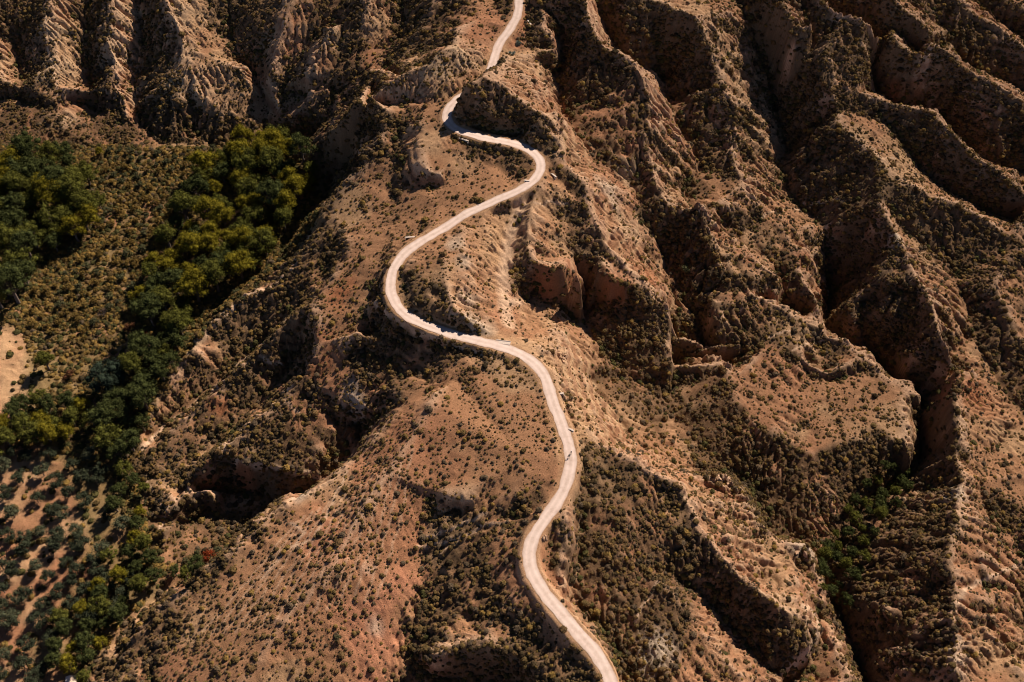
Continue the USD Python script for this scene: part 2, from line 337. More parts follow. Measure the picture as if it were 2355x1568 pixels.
# ---------------------------------------------------------------- the sheet of ground
NC, NR = 860, 1050
s_fine = np.linspace(-1, 1, NC)
g = np.cumsum(0.004 * 1.35 ** np.arange(24)); g = g[g < 12]
S = np.r_[-1 - g[::-1], s_fine, 1 + g]
y_fine = np.linspace(118, 690, NR)
gy = np.cumsum(1.0 * 1.4 ** np.arange(30)); gy = gy[gy < 6000]
Y = np.r_[118 - gy[gy < 2500][::-1], y_fine, 690 + gy]
YY, SS = np.meshgrid(Y, S, indexing='ij')
XX = SS * HW(YY)
ZZ = tin(np.c_[XX.ravel(), YY.ravel()]).reshape(XX.shape)
ZZ = np.where(np.isnan(ZZ), -30.0, ZZ)
ZZ = 0.8 * gaussian_filter(ZZ, 0.9) + 0.2 * gaussian_filter(ZZ, 3.5)
ZZ = ZZ + 0.45 * (ZZ - gaussian_filter(ZZ, 10.0))
inside = np.clip(np.minimum((1.06 - np.abs(SS)) / 0.06, np.minimum((YY - 100) / 15, (720 - YY) / 25)), 0, 1)

def grads(Z):
    zy_i = np.gradient(Z, axis=0); zs_i = np.gradient(Z, axis=1)
    xs = np.gradient(XX, axis=1); xy = np.gradient(XX, axis=0); yy = np.gradient(YY, axis=0)
    zx = zs_i / xs
    zy = (zy_i - zx * xy) / yy
    return zx, zy

def gully(px, py, gx, gy, scale, seed):
    """stripes that run down the slope, blended between random pivots; in [-1, 1], with the slope they add"""
    n = np.hypot(gx, gy) + 1e-6
    dx, dy = -gy / n, gx / n                       # across the slope
    qx, qy = px / scale, py / scale
    ix, iy = np.floor(qx), np.floor(qy)
    acc = np.zeros_like(px); wsum = np.full_like(px, 1e-6)
    for ox in (-1, 0, 1):
        for oy in (-1, 0, 1):
            cx, cy = ix + ox, iy + oy
            h = np.sin(cx * 127.1 + cy * 311.7 + seed * 17.3) * 43758.5453
            h2 = np.sin(cx * 269.5 + cy * 183.3 + seed * 9.1) * 43758.5453
            rx, ry = h - np.floor(h), h2 - np.floor(h2)
            vx, vy = qx - cx - rx, qy - cy - ry
            w = np.exp(-(vx * vx + vy * vy) * 2.2)
            acc += w * np.cos(2 * math.pi * (vx * dx + vy * dy) * 1.15)
            wsum += w
    return acc / wsum

P2 = np.stack([XX, YY, 0 * XX], -1)
def gfbm(sc, octaves, seed, off=0.0):
    """fbm over the sheet; broad noise is worked out on a thinned sheet"""
    st = max(1, min(8, int(sc / 2 ** (octaves - 1) / 1.1)))
    p = np.stack([XX[::st, ::st], YY[::st, ::st], 0 * XX[::st, ::st] + off], -1) / sc
    f = fbm(p, octaves, seed)
    if st == 1:
        return f
    r = np.minimum(np.arange(XX.shape[0]) / st, f.shape[0] - 1); c = np.minimum(np.arange(XX.shape[1]) / st, f.shape[1] - 1)
    return map_coordinates(f, np.meshgrid(r, c, indexing='ij'), order=1)
def slope_amt(zx, zy, lo, hi):
    return np.clip((np.hypot(zx, zy) - lo) / (hi - lo), 0, 1)
def project(p):
    p = np.asarray(p, float)
    x, y, z = p[..., 0], p[..., 1], p[..., 2] - CAM_H
    d = y * math.cos(PITCH) - z * math.sin(PITCH)
    up = y * math.sin(PITCH) + z * math.cos(PITCH)
    d = np.where(d > 1, d, 1e9)
    return 1177 + FU * x / d, 784 - FU * up / d

UU, VV = project(np.stack([XX, YY, ZZ], -1))
def region(poly, u, v, soft=14.0):
    P = shapely.Polygon(poly); q = shapely.points(u.ravel(), v.ravel())
    b = P.bounds
    near = (u.ravel() > b[0] - soft) & (u.ravel() < b[2] + soft) & (v.ravel() > b[1] - soft) & (v.ravel() < b[3] + soft)
    out = np.zeros(u.size)
    qq = q[near]
    out[near] = np.clip(0.5 + np.where(shapely.contains(P, qq), 1, -1) * shapely.distance(P.exterior, qq) / (2 * soft), 0, 1)
    return out.reshape(u.shape)
SPARSE = [[(735, 760), (800, 800), (845, 900), (850, 950), (790, 960), (750, 880), (715, 800)], [(1130, 1180), (1190, 1230), (1215, 1300), (1260, 1390), (1330, 1480), (1290, 1500), (1180, 1400), (1120, 1300)], [(860, 220), (950, 165), (1000, 125), (1060, 105), (1110, 120), (1130, 140), (1100, 180), (1060, 210), (1020, 240), (980, 300), (940, 260)], [(840, -60), (900, 0), (905, 90), (870, 150), (835, 160), (830, 60)],
          [(560, 210), (600, 160), (640, 190), (660, 280), (600, 310), (560, 280)], [(840, 380), (900, 360), (890, 520), (880, 640), (840, 720), (800, 700), (760, 640), (800, 560), (750, 500), (790, 440)], [(720, 640), (860, 650), (860, 740), (790, 820), (810, 930), (740, 900), (720, 800)],
          [(930, 290), (1000, 290), (1080, 400), (1230, 400), (1000, 500), (900, 560), (930, 400)], [(105, -60), (150, -60), (165, 120), (190, 320), (140, 320), (130, 200)], [(250, -60), (310, -60), (325, 120), (300, 280), (265, 200), (245, 130)],
          [(370, -60), (440, -60), (515, 130), (560, 240), (470, 260), (400, 170)], [(650, -60), (720, -60), (700, 120), (640, 180), (610, 150)], [(720, 90), (760, 80), (755, 190), (680, 280), (640, 270)],
          [(960, 890), (1200, 850), (1280, 1000), (1260, 1100), (1180, 1160), (1010, 1180), (960, 1330), (870, 1600), (330, 1600), (440, 1390), (580, 1260), (850, 980)]]
DENSE = [[(340, 1180), (540, 1180), (560, 1240), (430, 1320), (360, 1260)], [(-60, 232), (60, 245), (330, 295), (345, 348), (-60, 348)], [(1560, 1000), (1700, 1050), (1850, 1130), (1990, 1080), (2080, 1090), (1990, 1250), (1900, 1330), (1870, 1240), (1760, 1220), (1700, 1120), (1600, 1080)], [(1960, 1290), (2060, 1150), (2180, 1090), (2188, 1600), (1990, 1600), (1900, 1400)],
         [(1340, 1010), (1440, 1060), (1530, 1200), (1600, 1400), (1540, 1600), (1450, 1600), (1330, 1400), (1300, 1280)], [(975, 1240), (1100, 1250), (1120, 1400), (1000, 1450), (960, 1380)],
         [(900, 760), (1060, 800), (950, 870), (850, 930), (800, 820), (860, 720)], [(1370, 760), (1520, 700), (1550, 900), (1520, 1010), (1400, 900)]]
MAP_S, MAP_D = np.zeros_like(ZZ), np.zeros_like(ZZ)
for P in SPARSE: MAP_S[::2, ::2] = np.maximum(MAP_S[::2, ::2], region(P, UU[::2, ::2], VV[::2, ::2]))
for P in DENSE: MAP_D[::2, ::2] = np.maximum(MAP_D[::2, ::2], region(P, UU[::2, ::2], VV[::2, ::2]))
for M in (MAP_S, MAP_D):
    a = M[::2, ::2]; M[:, :] = np.kron(a, np.ones((2, 2)))[:M.shape[0], :M.shape[1]]
for sc, amp, sd in ((17.0, 1.5, 1), (8.0, 1.6, 2), (3.6, 0.95, 3)):
    zx, zy = grads(gaussian_filter(ZZ, 3.0 if sc > 5 else 1.5))
    m = slope_amt(zx, zy, 0.12, 0.6)
    wx, wy = [(gfbm(1.6 * sc, 3, sd + 10 * k) - 0.5) * 1.3 * sc for k in (1, 2)]
    am = np.clip(2.4 * gfbm(3.0 * sc, 2, sd + 50) - 0.6, 0.0, 1.3)
    gl = gully(XX + wx, YY + wy, zx, zy, sc, sd)
    ZZ = ZZ - inside * amp * am * m * (1 - 0.75 * MAP_S * (VV > 340)) * (1 + 0.6 * ((VV < 335) & (UU < 1000)) + (0.9 if sc > 10 else 0.25) * np.clip((UU - 1300) / 300, 0, 1)) * ((1 - np.minimum(1, np.abs(gl) * 1.25)) ** 1.6 - 0.25)
wq = np.stack([XX + 6 * gfbm(12.0, 3, 90), YY + 6 * gfbm(12.0, 3, 91), 0 * XX], -1)
rg_ = lambda sc, sd: (1 - np.abs(2 * fbm(wq / sc, 2, sd) - 1)) ** 2
rough = (0.35 + 0.65 * slope_amt(zx, zy, 0.15, 0.5) + 1.1 * slope_amt(zx, zy, 0.7, 1.2)) * (1 - 0.5 * MAP_S)
ZZ = ZZ + inside * rough * ((gfbm(9.0, 5, 3) - 0.5) * 2.4 + (rg_(15.0, 5) - 0.6) * 1.1 + (rg_(6.0, 6) - 0.6) * 1.1 + (gfbm(2.0, 3, 8) - 0.5) * 0.7)
# beds of harder rock: the land steps a little
zx, zy = grads(gaussian_filter(ZZ, 2.0))
steep = slope_amt(zx, zy, 0.45, 1.1)
bed = ZZ + 0.02 * XX + (gfbm(60.0, 3, 5) - 0.5) * 10 + (gfbm(11.0, 3, 15) - 0.5) * 4
per = 3.6
fr = bed / per - np.floor(bed / per)
stepf = np.clip((fr - 0.3) / 0.4, 0, 1); stepf = stepf * stepf * (3 - 2 * stepf)
ZZ = ZZ + inside * 0.5 * steep * np.clip((gfbm(35.0, 2, 12) - 0.35) * 4, 0, 1) * (stepf - fr) * per
# the road's bench
rt = cKDTree(road_c[:, :2])
dist, idx = rt.query(np.c_[XX.ravel(), YY.ravel()], distance_upper_bound=14.0)
dist = dist.reshape(XX.shape); idx = np.minimum(idx, len(road_c) - 1).reshape(XX.shape)
rz = road_c[idx, 2]
wv = (gfbm(6.0, 2, 21) - 0.5) * 1.6
w = np.clip((5.9 + 0.8 * wv - dist) / 2.7, 0, 1); w = w * w * (3 - 2 * w)
shoulder = np.where(dist < 2.6, -0.12, -0.05 + (gfbm(1.5, 2, 30) - 0.5) * 0.3)
ZZ = ZZ * (1 - w) + (rz + shoulder) * w

def near_line(q):
    m = (XX > q[:, 0].min() - 4) & (XX < q[:, 0].max() + 4) & (YY > q[:, 1].min() - 4) & (YY < q[:, 1].max() + 4)
    out = np.full(XX.shape, 9.0)
    out[m] = np.minimum(cKDTree(q[:, :2]).query(np.c_[XX[m], YY[m]], distance_upper_bound=4.0)[0], 9.0)
    return out
def tcq0(q):
    z = np.zeros(len(q))
    for _ in range(40):
        w_ = sight(q[:, 0], q[:, 1], z)
        z = 0.6 * z + 0.4 * map_coordinates(ZZ, [np.interp(w_[:, 1], Y, np.arange(XX.shape[0])), np.interp(w_[:, 0] / HW(w_[:, 1]), S, np.arange(XX.shape[1]))], order=1, mode='nearest')
    return sight(q[:, 0], q[:, 1], z)[:, :2]
for l in ('8 600,585,1 700,560,1 800,515,1 900,470,1 1010,425,1', '8 530,655,1 700,625,1 850,580,1 1000,500,1 1150,480,1', '8 640,600,1 760,590,1 860,545,1 980,470,1', '8 700,705,1 760,650,1 850,600,1 980,560,1', '8 640,545,1 740,510,1 840,465,1 930,420,1',
          '8 620,510,1 720,470,1 820,425,1'):
    q = densify(np.c_[tcq0(pts(l)), np.zeros(len(pts(l)))], 0.8)
    dd = near_line(q)
    ZZ = ZZ + 0.95 * np.exp(-(np.minimum(dd, 9).reshape(XX.shape) / 0.85) ** 2)
V = np.stack([XX, YY, ZZ], -1)
nr, nc = XX.shape
i = np.arange(nr * nc).reshape(nr, nc)
quads = np.stack([i[:-1, :-1], i[:-1, 1:], i[1:, 1:], i[1:, :-1]], -1).reshape(-1, 4)

def ground_z(x, y):
    """height of the sheet at x, y"""
    x, y = np.asarray(x, float), np.asarray(y, float)
    shp = x.shape
    x, y = np.atleast_1d(x), np.atleast_1d(y)
    r = np.interp(y, Y, np.arange(nr)); c = np.interp(x / HW(y), S, np.arange(nc))
    return map_coordinates(ZZ, [r, c], order=1, mode='nearest').reshape(shp)


tx, ty = grads(ZZ)
tsx, tsy = grads(gaussian_filter(ZZ, 3.0))
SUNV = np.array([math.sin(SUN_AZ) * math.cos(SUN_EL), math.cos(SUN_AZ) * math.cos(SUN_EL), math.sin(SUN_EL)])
INS = (-tsx * SUNV[0] - tsy * SUNV[1] + SUNV[2]) / np.sqrt(1 + tsx ** 2 + tsy ** 2)   # how sunny the aspect is: drier, barer; also steers shade painted into the soil
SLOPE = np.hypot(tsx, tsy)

def lerp(a, b, t):
    return a + (np.asarray(b) - a) * t[..., None]
col = np.zeros(XX.shape + (3,)) + np.array([0.345, 0.182, 0.098])
n1, n2, n3 = gfbm(70.0, 4, 41), gfbm(28.0, 4, 43), gfbm(9.0, 4, 47)
sm = lambda x, a, b: np.clip((x - a) / (b - a), 0, 1)
col = lerp(col, [0.36, 0.165, 0.090], 0.7 * sm(n1, 0.47, 0.66))
col = lerp(col, [0.43, 0.275, 0.155], 0.7 * sm(n2, 0.55, 0.68))
# beds of rock show where the slope has cut them
col = lerp(col, [0.13, 0.064, 0.038], 0.75 * sm(SLOPE, 0.9, 1.4) * sm(-INS, -0.35, -0.1))   # shade painted into steep faces turned from the sun
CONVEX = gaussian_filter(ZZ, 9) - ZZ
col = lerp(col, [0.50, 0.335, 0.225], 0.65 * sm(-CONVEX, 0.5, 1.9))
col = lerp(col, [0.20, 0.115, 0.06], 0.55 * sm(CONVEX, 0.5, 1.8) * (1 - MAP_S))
bands = np.sin(bed * 2 * math.pi / 7.3 + 3 * n2) * 0.5 + 0.5
col = lerp(col, [0.25, 0.125, 0.072], 0.65 * sm(SLOPE, 0.55, 1.1) * sm(bands, 0.45, 0.8))
col = lerp(col, [0.45, 0.30, 0.18], 0.5 * sm(SLOPE, 0.5, 1.0) * sm(1 - bands, 0.7, 0.95))
# leaf litter and dry grass on grown-over aspects, darkened to paint in their shade
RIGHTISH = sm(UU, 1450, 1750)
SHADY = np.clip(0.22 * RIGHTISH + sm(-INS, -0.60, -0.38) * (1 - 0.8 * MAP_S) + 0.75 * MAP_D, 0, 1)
GROWN_SHADE = SHADY * sm(n3 + 0.35 * n2, 0.34, 0.60)
col = lerp(col, [0.10, 0.064, 0.036], 0.85 * GROWN_SHADE)
def spot(text, colour, amount=0.8, noise_amt=0.9):
    """patches of soil of another colour: 'x,y,radius' sightings"""
    global col
    q = pts(text)
    r = np.array([float(w.split(',')[2]) for w in text.split() if w not in FRAMES])
    wq = tcq(q)
    for (x, y), rad in zip(wq, r):
        dd = np.hypot(XX - x, YY - y) / rad
        m = np.clip(1.25 - dd + (n3 - 0.5) * 2 * noise_amt, 0, 1)
        col = lerp(col, colour, 0.75 * amount * m)
# points of the sheet that the sightings meet, found by following the line of sight to the land
def tcq(q):
    z = np.zeros(len(q))
    for _ in range(40):
        w = sight(q[:, 0], q[:, 1], z)
        r = np.interp(w[:, 1], Y, np.arange(nr0)); c = np.interp(w[:, 0] / HW(w[:, 1]), S, np.arange(nc0))
        z = 0.6 * z + 0.4 * map_coordinates(ZZ, [r, c], order=1, mode='nearest')
    return sight(q[:, 0], q[:, 1], z)[:, :2]
nr0, nc0 = XX.shape
RED, PINK, PALE, WHITE, TAN = [0.33, 0.125, 0.058], [0.45, 0.205, 0.12], [0.46, 0.325, 0.205], [0.52, 0.42, 0.32], [0.44, 0.275, 0.155]
spot('V 480,1085,7 560,1085,6 760,690,8 800,660,7 740,770,6 740,830,6 500,935,5', RED)
spot('V 1250,660,9 1320,655,9 1420,665,9 1490,630,8 1850,590,6 1890,680,6 2220,890,12 2260,920,10 1190,50,8 1205,20,7 2050,220,5 1230,1245,4', RED, 0.7)
spot('V 770,1240,11 860,1400,13 900,1350,9 880,1450,9 960,1330,7 850,1320,6 850,1500,10 830,1550,8 1150,640,5 1165,680,6 1160,720,6', PINK, 0.85)
spot('V 850,1310,4 865,1440,4 1060,600,5 1070,690,6 1110,750,6 1080,730,5 1040,560,5 800,900,6 830,930,5 1850,1260,6 2190,1140,6 2205,1520,7 1500,1500,8 1400,430,8 1410,450,6 690,1140,4 2050,560,5 2060,545,4', WHITE, 0.75)
spot('V 1150,560,14 1170,520,14 1150,600,11 1210,470,10 1280,450,8 1060,380,9 980,320,9 1010,310,6 1000,340,6 940,300,6 1140,650,6 1200,800,8 1160,830,9 1100,820,7', TAN, 0.9, 0.2)
spot('V 120,60,12 130,160,12 150,270,9 280,120,13 290,30,12 430,120,12 420,40,11 400,190,12 450,200,9 320,230,6 620,90,8 760,90,8 1090,130,14 1040,150,12 980,170,12 900,215,8 1450,520,10 1440,400,8', PALE, 0.7)
spot('V 20,870,18 30,940,14 0,800,12 20,1150,8 60,1080,9 40,1300,10 80,1420,9 20,1560,9 110,1500,9 330,1390,9 100,1250,9 210,1190,8', [0.48, 0.31, 0.175], 0.9)
# goat tracks
TRACKS = """B 270,220,1 400,216,1 530,222,1
3 870,1370,1 1000,1350,1 1150,1358,1
D 300,335,1 400,290,1 500,262,1 600,275,1
D 640,560,1.4 720,500,1 790,440,1 830,385,1
9 870,1050,2.2 950,1100,1 985,1180,1 965,1260,1 890,1380,1 800,1450,1 740,1500,1
9 2330,780,1.5 2250,800,1 2080,880,1 1960,940,1 1890,1060,1
4 1740,845,1 1740,890,1 1810,920,1 1900,945,1
4 1900,1180,1 2000,1260,1 2080,1330,1
7 2340,140,1 2200,420,1 2100,600,1 1900,690,1 1760,870,1
7 1950,490,1 2050,560,1 1990,640,1 1880,690,1
7 1070,560,1 1100,430,1 1180,340,1
7 990,200,1 1040,300,1 1090,360,1
8 600,580,1 700,560,1 800,520,1 900,470,1 1000,430,1
8 530,650,1 700,625,1 850,580,1 1000,500,1 1150,480,1
8 700,700,1 760,640,1 850,590,1
8 2150,900,1 2000,1150,1
6 440,580,1 520,520,1 620,500,1
6 550,830,1 640,760,1 830,700,1
6 800,840,1 960,800,1 1000,780,1
2 560,1080,1 600,1130,1 690,1170,1
5 250,520,1 320,580,1 400,640,1 520,705,1 700,775,1 900,850,1 1050,890,1
C 1130,770,1 1200,765,1
C 1000,1060,1 1100,1170,1 1210,1230,1 1350,1250,1
1 300,0,1 320,300,1 380,560,1 400,680,1
4 2010,560,3 1850,700,1 1700,850,1 1600,950,1 1500,1050,1 1370,1150,1 1250,1250,1 1100,1370,1 960,1500,1
4 1950,1100,2.6 1800,1230,1 1650,1360,1 1500,1500,1
4 2080,90,3 1950,300,1 1750,430,1 1600,520,1 1480,610,1 1330,760,1 1230,900,1
B 200,60,5 130,350,1 75,550,1 45,750,1 20,920,1 45,1060,1 75,1190,1
B 150,1000,3 60,980,1
7 1580,60,1.4 1780,100,1 2050,150,1 2150,180,1
A 1540,160,1 1570,180,1"""
RILLS = []
for k in range(15):
    t_ = k / 14.0; a = (700 + 270 * t_, 1175 - 165 * t_)
    RILLS.append('V %.0f,%.0f,0.9 %.0f,%.0f,1 %.0f,%.0f,1' % (a[0] - 20, a[1] + 25, a[0] - 110 + 60 * t_, a[1] + 140 + 40 * t_, a[0] - 250 + 150 * t_, a[1] + 300 + 60 * t_))
for l in TRACKS.split('\n') + RILLS:
    wide = pts(l)[0, 2]
    q = densify(np.c_[tcq(pts(l)), np.zeros(len(pts(l)))], 0.8)
    q[:, :2] += (np.stack([fbm(q / 4.0, 2, 5), fbm(q / 4.0, 2, 6)], -1) - 0.5) * 2.2
    dd = near_line(q)
    col = lerp(col, [0.54, 0.37, 0.25], (0.5 if l in RILLS else 0.9) * np.clip(1.4 - dd / (0.65 * wide), 0, 1))
TRACK_D = dd
# graded earth along the road
col = lerp(col, [0.42, 0.25, 0.14], 0.7 * np.clip((5.2 + wv - dist) / 1.5, 0, 1))
VALLEY = region([(-80, 335), (250, 335), (600, 340), (735, 380), (735, 500), (640, 620), (500, 720), (400, 850), (330, 980), (300, 1080), (345, 1230), (400, 1300), (360, 1370), (280, 1430), (170, 1590), (60, 1500), (200, 1250), (150, 1080), (-80, 1000), (60, 960), (60, 760), (-80, 740)], UU[::2, ::2], VV[::2, ::2])
VALLEY = np.kron(VALLEY, np.ones((2, 2)))[:ZZ.shape[0], :ZZ.shape[1]]
col = lerp(col, [0.19, 0.135, 0.058], 0.8 * VALLEY * sm(n3 + 0.5 * n2, 0.5, 0.75))
col = np.clip(col * (0.82 + 0.36 * gfbm(1.6, 3, 60)[..., None]), 0.02, 0.6)

m_ground = usdkit.material(stage, '/World/Looks/earth', {
    'g': ('geometry', {}),
    'soil': ('attribute', {'attribute': 'soil'}),
    'n': ('noise_texture', {'scale': 1.7, 'detail': 5.0, 'roughness': 0.65}),
    'r': ('rgb_ramp', {'ramp': [(0.22, (0.42, 0.40, 0.37)), (0.42, (0.85, 0.84, 0.83)), (0.55, (1.03, 1.03, 1.03)), (0.78, (1.3, 1.28, 1.24))]}),
    'm': ('mix_color', {'blend_type': 'multiply', 'fac': 1.0, 'use_clamp': False}),
    'n2': ('noise_texture', {'scale': 2.6, 'detail': 6.0, 'roughness': 0.7}),
    'b': ('bump', {'strength': 0.9, 'distance': 0.55}),
    'p': ('principled_bsdf', {'roughness': 0.97, 'specular_ior_level': 0.05, 'diffuse_roughness': 0.6})},
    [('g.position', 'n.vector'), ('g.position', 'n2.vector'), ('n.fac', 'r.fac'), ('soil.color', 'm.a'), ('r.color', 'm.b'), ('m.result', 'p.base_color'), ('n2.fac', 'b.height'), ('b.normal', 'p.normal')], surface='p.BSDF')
gm = UsdGeom.Mesh.Define(stage, '/World/hills')
gm.CreatePointsAttr(Vt.Vec3fArray.FromNumpy(V.reshape(-1, 3).astype(np.float32)))
gm.CreateFaceVertexCountsAttr(Vt.IntArray.FromNumpy(np.full(len(quads), 4, np.int32)))
gm.CreateFaceVertexIndicesAttr(Vt.IntArray.FromNumpy(quads.astype(np.int32).ravel()))
gm.CreateSubdivisionSchemeAttr('none')
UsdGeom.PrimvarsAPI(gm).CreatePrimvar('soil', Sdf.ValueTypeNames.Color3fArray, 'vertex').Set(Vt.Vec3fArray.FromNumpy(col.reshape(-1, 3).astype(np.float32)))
nrm = np.stack([-tx, -ty, np.ones_like(tx)], -1); nrm /= np.linalg.norm(nrm, axis=-1, keepdims=True)
gm.CreateNormalsAttr(Vt.Vec3fArray.FromNumpy(nrm.reshape(-1, 3).astype(np.float32)))
gm.SetNormalsInterpolation('vertex')
UsdShade.MaterialBindingAPI.Apply(gm.GetPrim()).Bind(m_ground)
tag(gm, 'eroded bare badland hills with ridges, gullies and a valley floor', kind='structure')

# ---------------------------------------------------------------- road
tan = np.gradient(road_c[:, :2], axis=0); tan /= np.linalg.norm(tan, axis=1, keepdims=True)
side = np.c_[-tan[:, 1], tan[:, 0]]
offs = np.array([-2.5, -1.9, -1.2, -0.6, 0, 0.6, 1.2, 1.9, 2.5])
RV = []
for k, (c, sd) in enumerate(zip(road_c, side)):
    for j, o in enumerate(offs):
        e = 0 if abs(o) < 2.4 else (fbm(np.array([[k * 0.22, j * 7.7, 1.0]]), 3, 4)[0] - 0.5) * 1.3 * np.sign(o)
        p = c[:2] + sd * (o + e)
        RV.append((p[0], p[1], c[2] + 0.06 - 0.02 * abs(o)))
RV = np.array(RV); n5 = len(offs)
top = [(a * n5 + b, (a + 1) * n5 + b, (a + 1) * n5 + b + 1, a * n5 + b + 1) for a in range(len(road_c) - 1) for b in range(n5 - 1)]
m_road = usdkit.material(stage, '/World/Looks/road', {
    'g': ('geometry', {}), 'n': ('noise_texture', {'scale': 0.35, 'detail': 7.0, 'roughness': 0.72}),
    'r': ('rgb_ramp', {'ramp': [(0.3, (0.40, 0.305, 0.258)), (0.5, (0.49, 0.385, 0.337)), (0.7, (0.54, 0.432, 0.385))]}),
    'uv': ('attribute', {'attribute': 'across'}),
    't': ('rgb_ramp', {'ramp': [(0.0, (0.72, 0.66, 0.6)), (0.09, (0.9, 0.88, 0.86)), (0.2, (1.0, 1.0, 1.0)), (0.28, (1.07, 1.06, 1.05)), (0.4, (0.95, 0.94, 0.93)), (0.5, (0.9, 0.89, 0.87)), (0.6, (0.95, 0.94, 0.93)), (0.72, (1.07, 1.06, 1.05)), (0.8, (1.0, 1.0, 1.0)), (0.91, (0.9, 0.88, 0.86)), (1.0, (0.72, 0.66, 0.6))]}),
    'm': ('mix_color', {'blend_type': 'multiply', 'fac': 1.0, 'use_clamp': False}),
    'n2': ('noise_texture', {'scale': 5.0, 'detail': 4.0}), 'b': ('bump', {'strength': 0.3, 'distance': 0.05}),
    'p': ('principled_bsdf', {'roughness': 0.92, 'specular_ior_level': 0.1})},
    [('g.position', 'n.vector'), ('g.position', 'n2.vector'), ('n2.fac', 'b.height'), ('b.normal', 'p.normal'), ('n.fac', 'r.fac'), ('uv.fac', 't.fac'), ('r.color', 'm.a'), ('t.color', 'm.b'), ('m.result', 'p.base_color')], surface='p.BSDF')
rf = np.array(top)[:, ::-1]
rm = usdkit.mesh(stage, '/World/road', (RV, rf), m_road, smooth=True)
UsdGeom.PrimvarsAPI(rm).CreatePrimvar('across', Sdf.ValueTypeNames.FloatArray, 'vertex').Set(Vt.FloatArray.FromNumpy(np.tile((offs + 2.5) / 5.0, len(road_c)).astype(np.float32)))
tag(rm, 'pale winding concrete track along the ridge', kind='structure')

# ---------------------------------------------------------------- plants
rng = np.random.default_rng(7)

def leaf_material(name, c, translucent=0.2, vary=0.35, scale=0.9):
    c = np.array(c)
    lo, hi = c * (1 - vary), c * (1 + vary) * np.array([1.08, 1.0, 0.85])
    return usdkit.material(stage, '/World/Looks/' + name, {
        'g': ('geometry', {}), 'n': ('noise_texture', {'scale': scale, 'detail': 3.0, 'roughness': 0.6}),
        'r': ('rgb_ramp', {'ramp': [(0.3, tuple(lo)), (0.5, tuple(c)), (0.7, tuple(hi))]}),
        'd': ('diffuse_bsdf', {'roughness': 0.3}), 't': ('translucent_bsdf', {}), 'x': ('mix_closure', {'fac': translucent})},
        [('g.position', 'n.vector'), ('n.fac', 'r.fac'), ('r.color', 'd.color'), ('r.color', 't.color'), ('d.BSDF', 'x.closure1'), ('t.BSDF', 'x.closure2')], surface='x.closure')

def leaf_tris(centres, normals, size, rg, quad=False, jitter=0.9):
    """small leaf sprays, one triangle (or a folded quad) each"""
    n = normals + rg.normal(0, jitter, normals.shape)
    n /= np.linalg.norm(n, axis=1, keepdims=True) + 1e-9
    a = np.cross(n, rg.normal(0, 1, n.shape)); a /= np.linalg.norm(a, axis=1, keepdims=True) + 1e-9
    b = np.cross(n, a)
    sz = (size * rg.uniform(0.6, 1.4, len(n)))[:, None]
    if quad:
        v = np.stack([centres - a * sz, centres - b * sz * 0.6 + n * sz * 0.15, centres + a * sz, centres + b * sz * 0.6 + n * sz * 0.15], 1)
        f = np.arange(len(n))[:, None] * 4
        return v.reshape(-1, 3), np.vstack([f + [0, 1, 2], f + [0, 2, 3]])
    v = np.stack([centres - a * sz, centres + a * sz * 0.7 + b * sz * 0.6, centres + b * sz * -0.9 + a * sz * 0.4], 1)
    return v.reshape(-1, 3), (np.arange(len(n))[:, None] * 3 + [0, 1, 2])

def join(parts):
    vs, fs, o = [], [], 0
    for v, f in parts:
        vs.append(v); fs.append(f + o); o += len(v)
    return np.vstack(vs), np.vstack(fs)

def sphere_dirs(n, rg, up=-1.0):
    d = rg.normal(0, 1, (n * 4, 3)); d /= np.linalg.norm(d, axis=1, keepdims=True)
    d = d[d[:, 2] > up]
    return d[:n]

def shrub_mesh(seed, leaves=70, lobes=4):
    """a low cushion of twigs and leaves about 1 m in radius"""
    rg = np.random.default_rng(seed)
    ico = trimesh.creation.icosphere(subdivisions=2, radius=1.0)
    v = ico.vertices.copy()
    v *= (0.62 + 0.42 * fbm(v * 2.3 + seed * 3.1, 3, seed))[:, None]
    v[:, 2] = np.where(v[:, 2] > -0.1, v[:, 2] * 0.85, -0.25)
    parts = [(v, ico.faces)]
    d = sphere_dirs(leaves, rg, -0.15)
    r = 0.62 + 0.42 * fbm(d * 2.3 + seed * 3.1, 3, seed)
    c = d * (r * rg.uniform(0.92, 1.2, len(d)))[:, None]; c[:, 2] *= 0.85
    parts.append(leaf_tris(c, d, 0.19, rg))
    return join(parts)

def tube(p, r, n=6):
    p, r = np.asarray(p, float), np.asarray(r, float)
    t = np.gradient(p, axis=0); t /= np.linalg.norm(t, axis=1, keepdims=True) + 1e-9
    ref = np.array([0.31, 0.95, 0.05]); a = np.cross(t, ref); a /= np.linalg.norm(a, axis=1, keepdims=True) + 1e-9
    b = np.cross(t, a)
    th = np.arange(n) * 2 * math.pi / n
    v = p[:, None] + r[:, None, None] * (np.cos(th)[None, :, None] * a[:, None] + np.sin(th)[None, :, None] * b[:, None])
    f = []
    for i in range(len(p) - 1):
        for k in range(n):
            q = (i * n + k, i * n + (k + 1) % n, (i + 1) * n + (k + 1) % n, (i + 1) * n + k)
            f += [(q[0], q[1], q[2]), (q[0], q[2], q[3])]
    v = np.vstack([v.reshape(-1, 3), p[-1:]])
    f += [((len(p) - 1) * n + k, (len(p) - 1) * n + (k + 1) % n, len(v) - 1) for k in range(n)]
    return v, np.array(f)

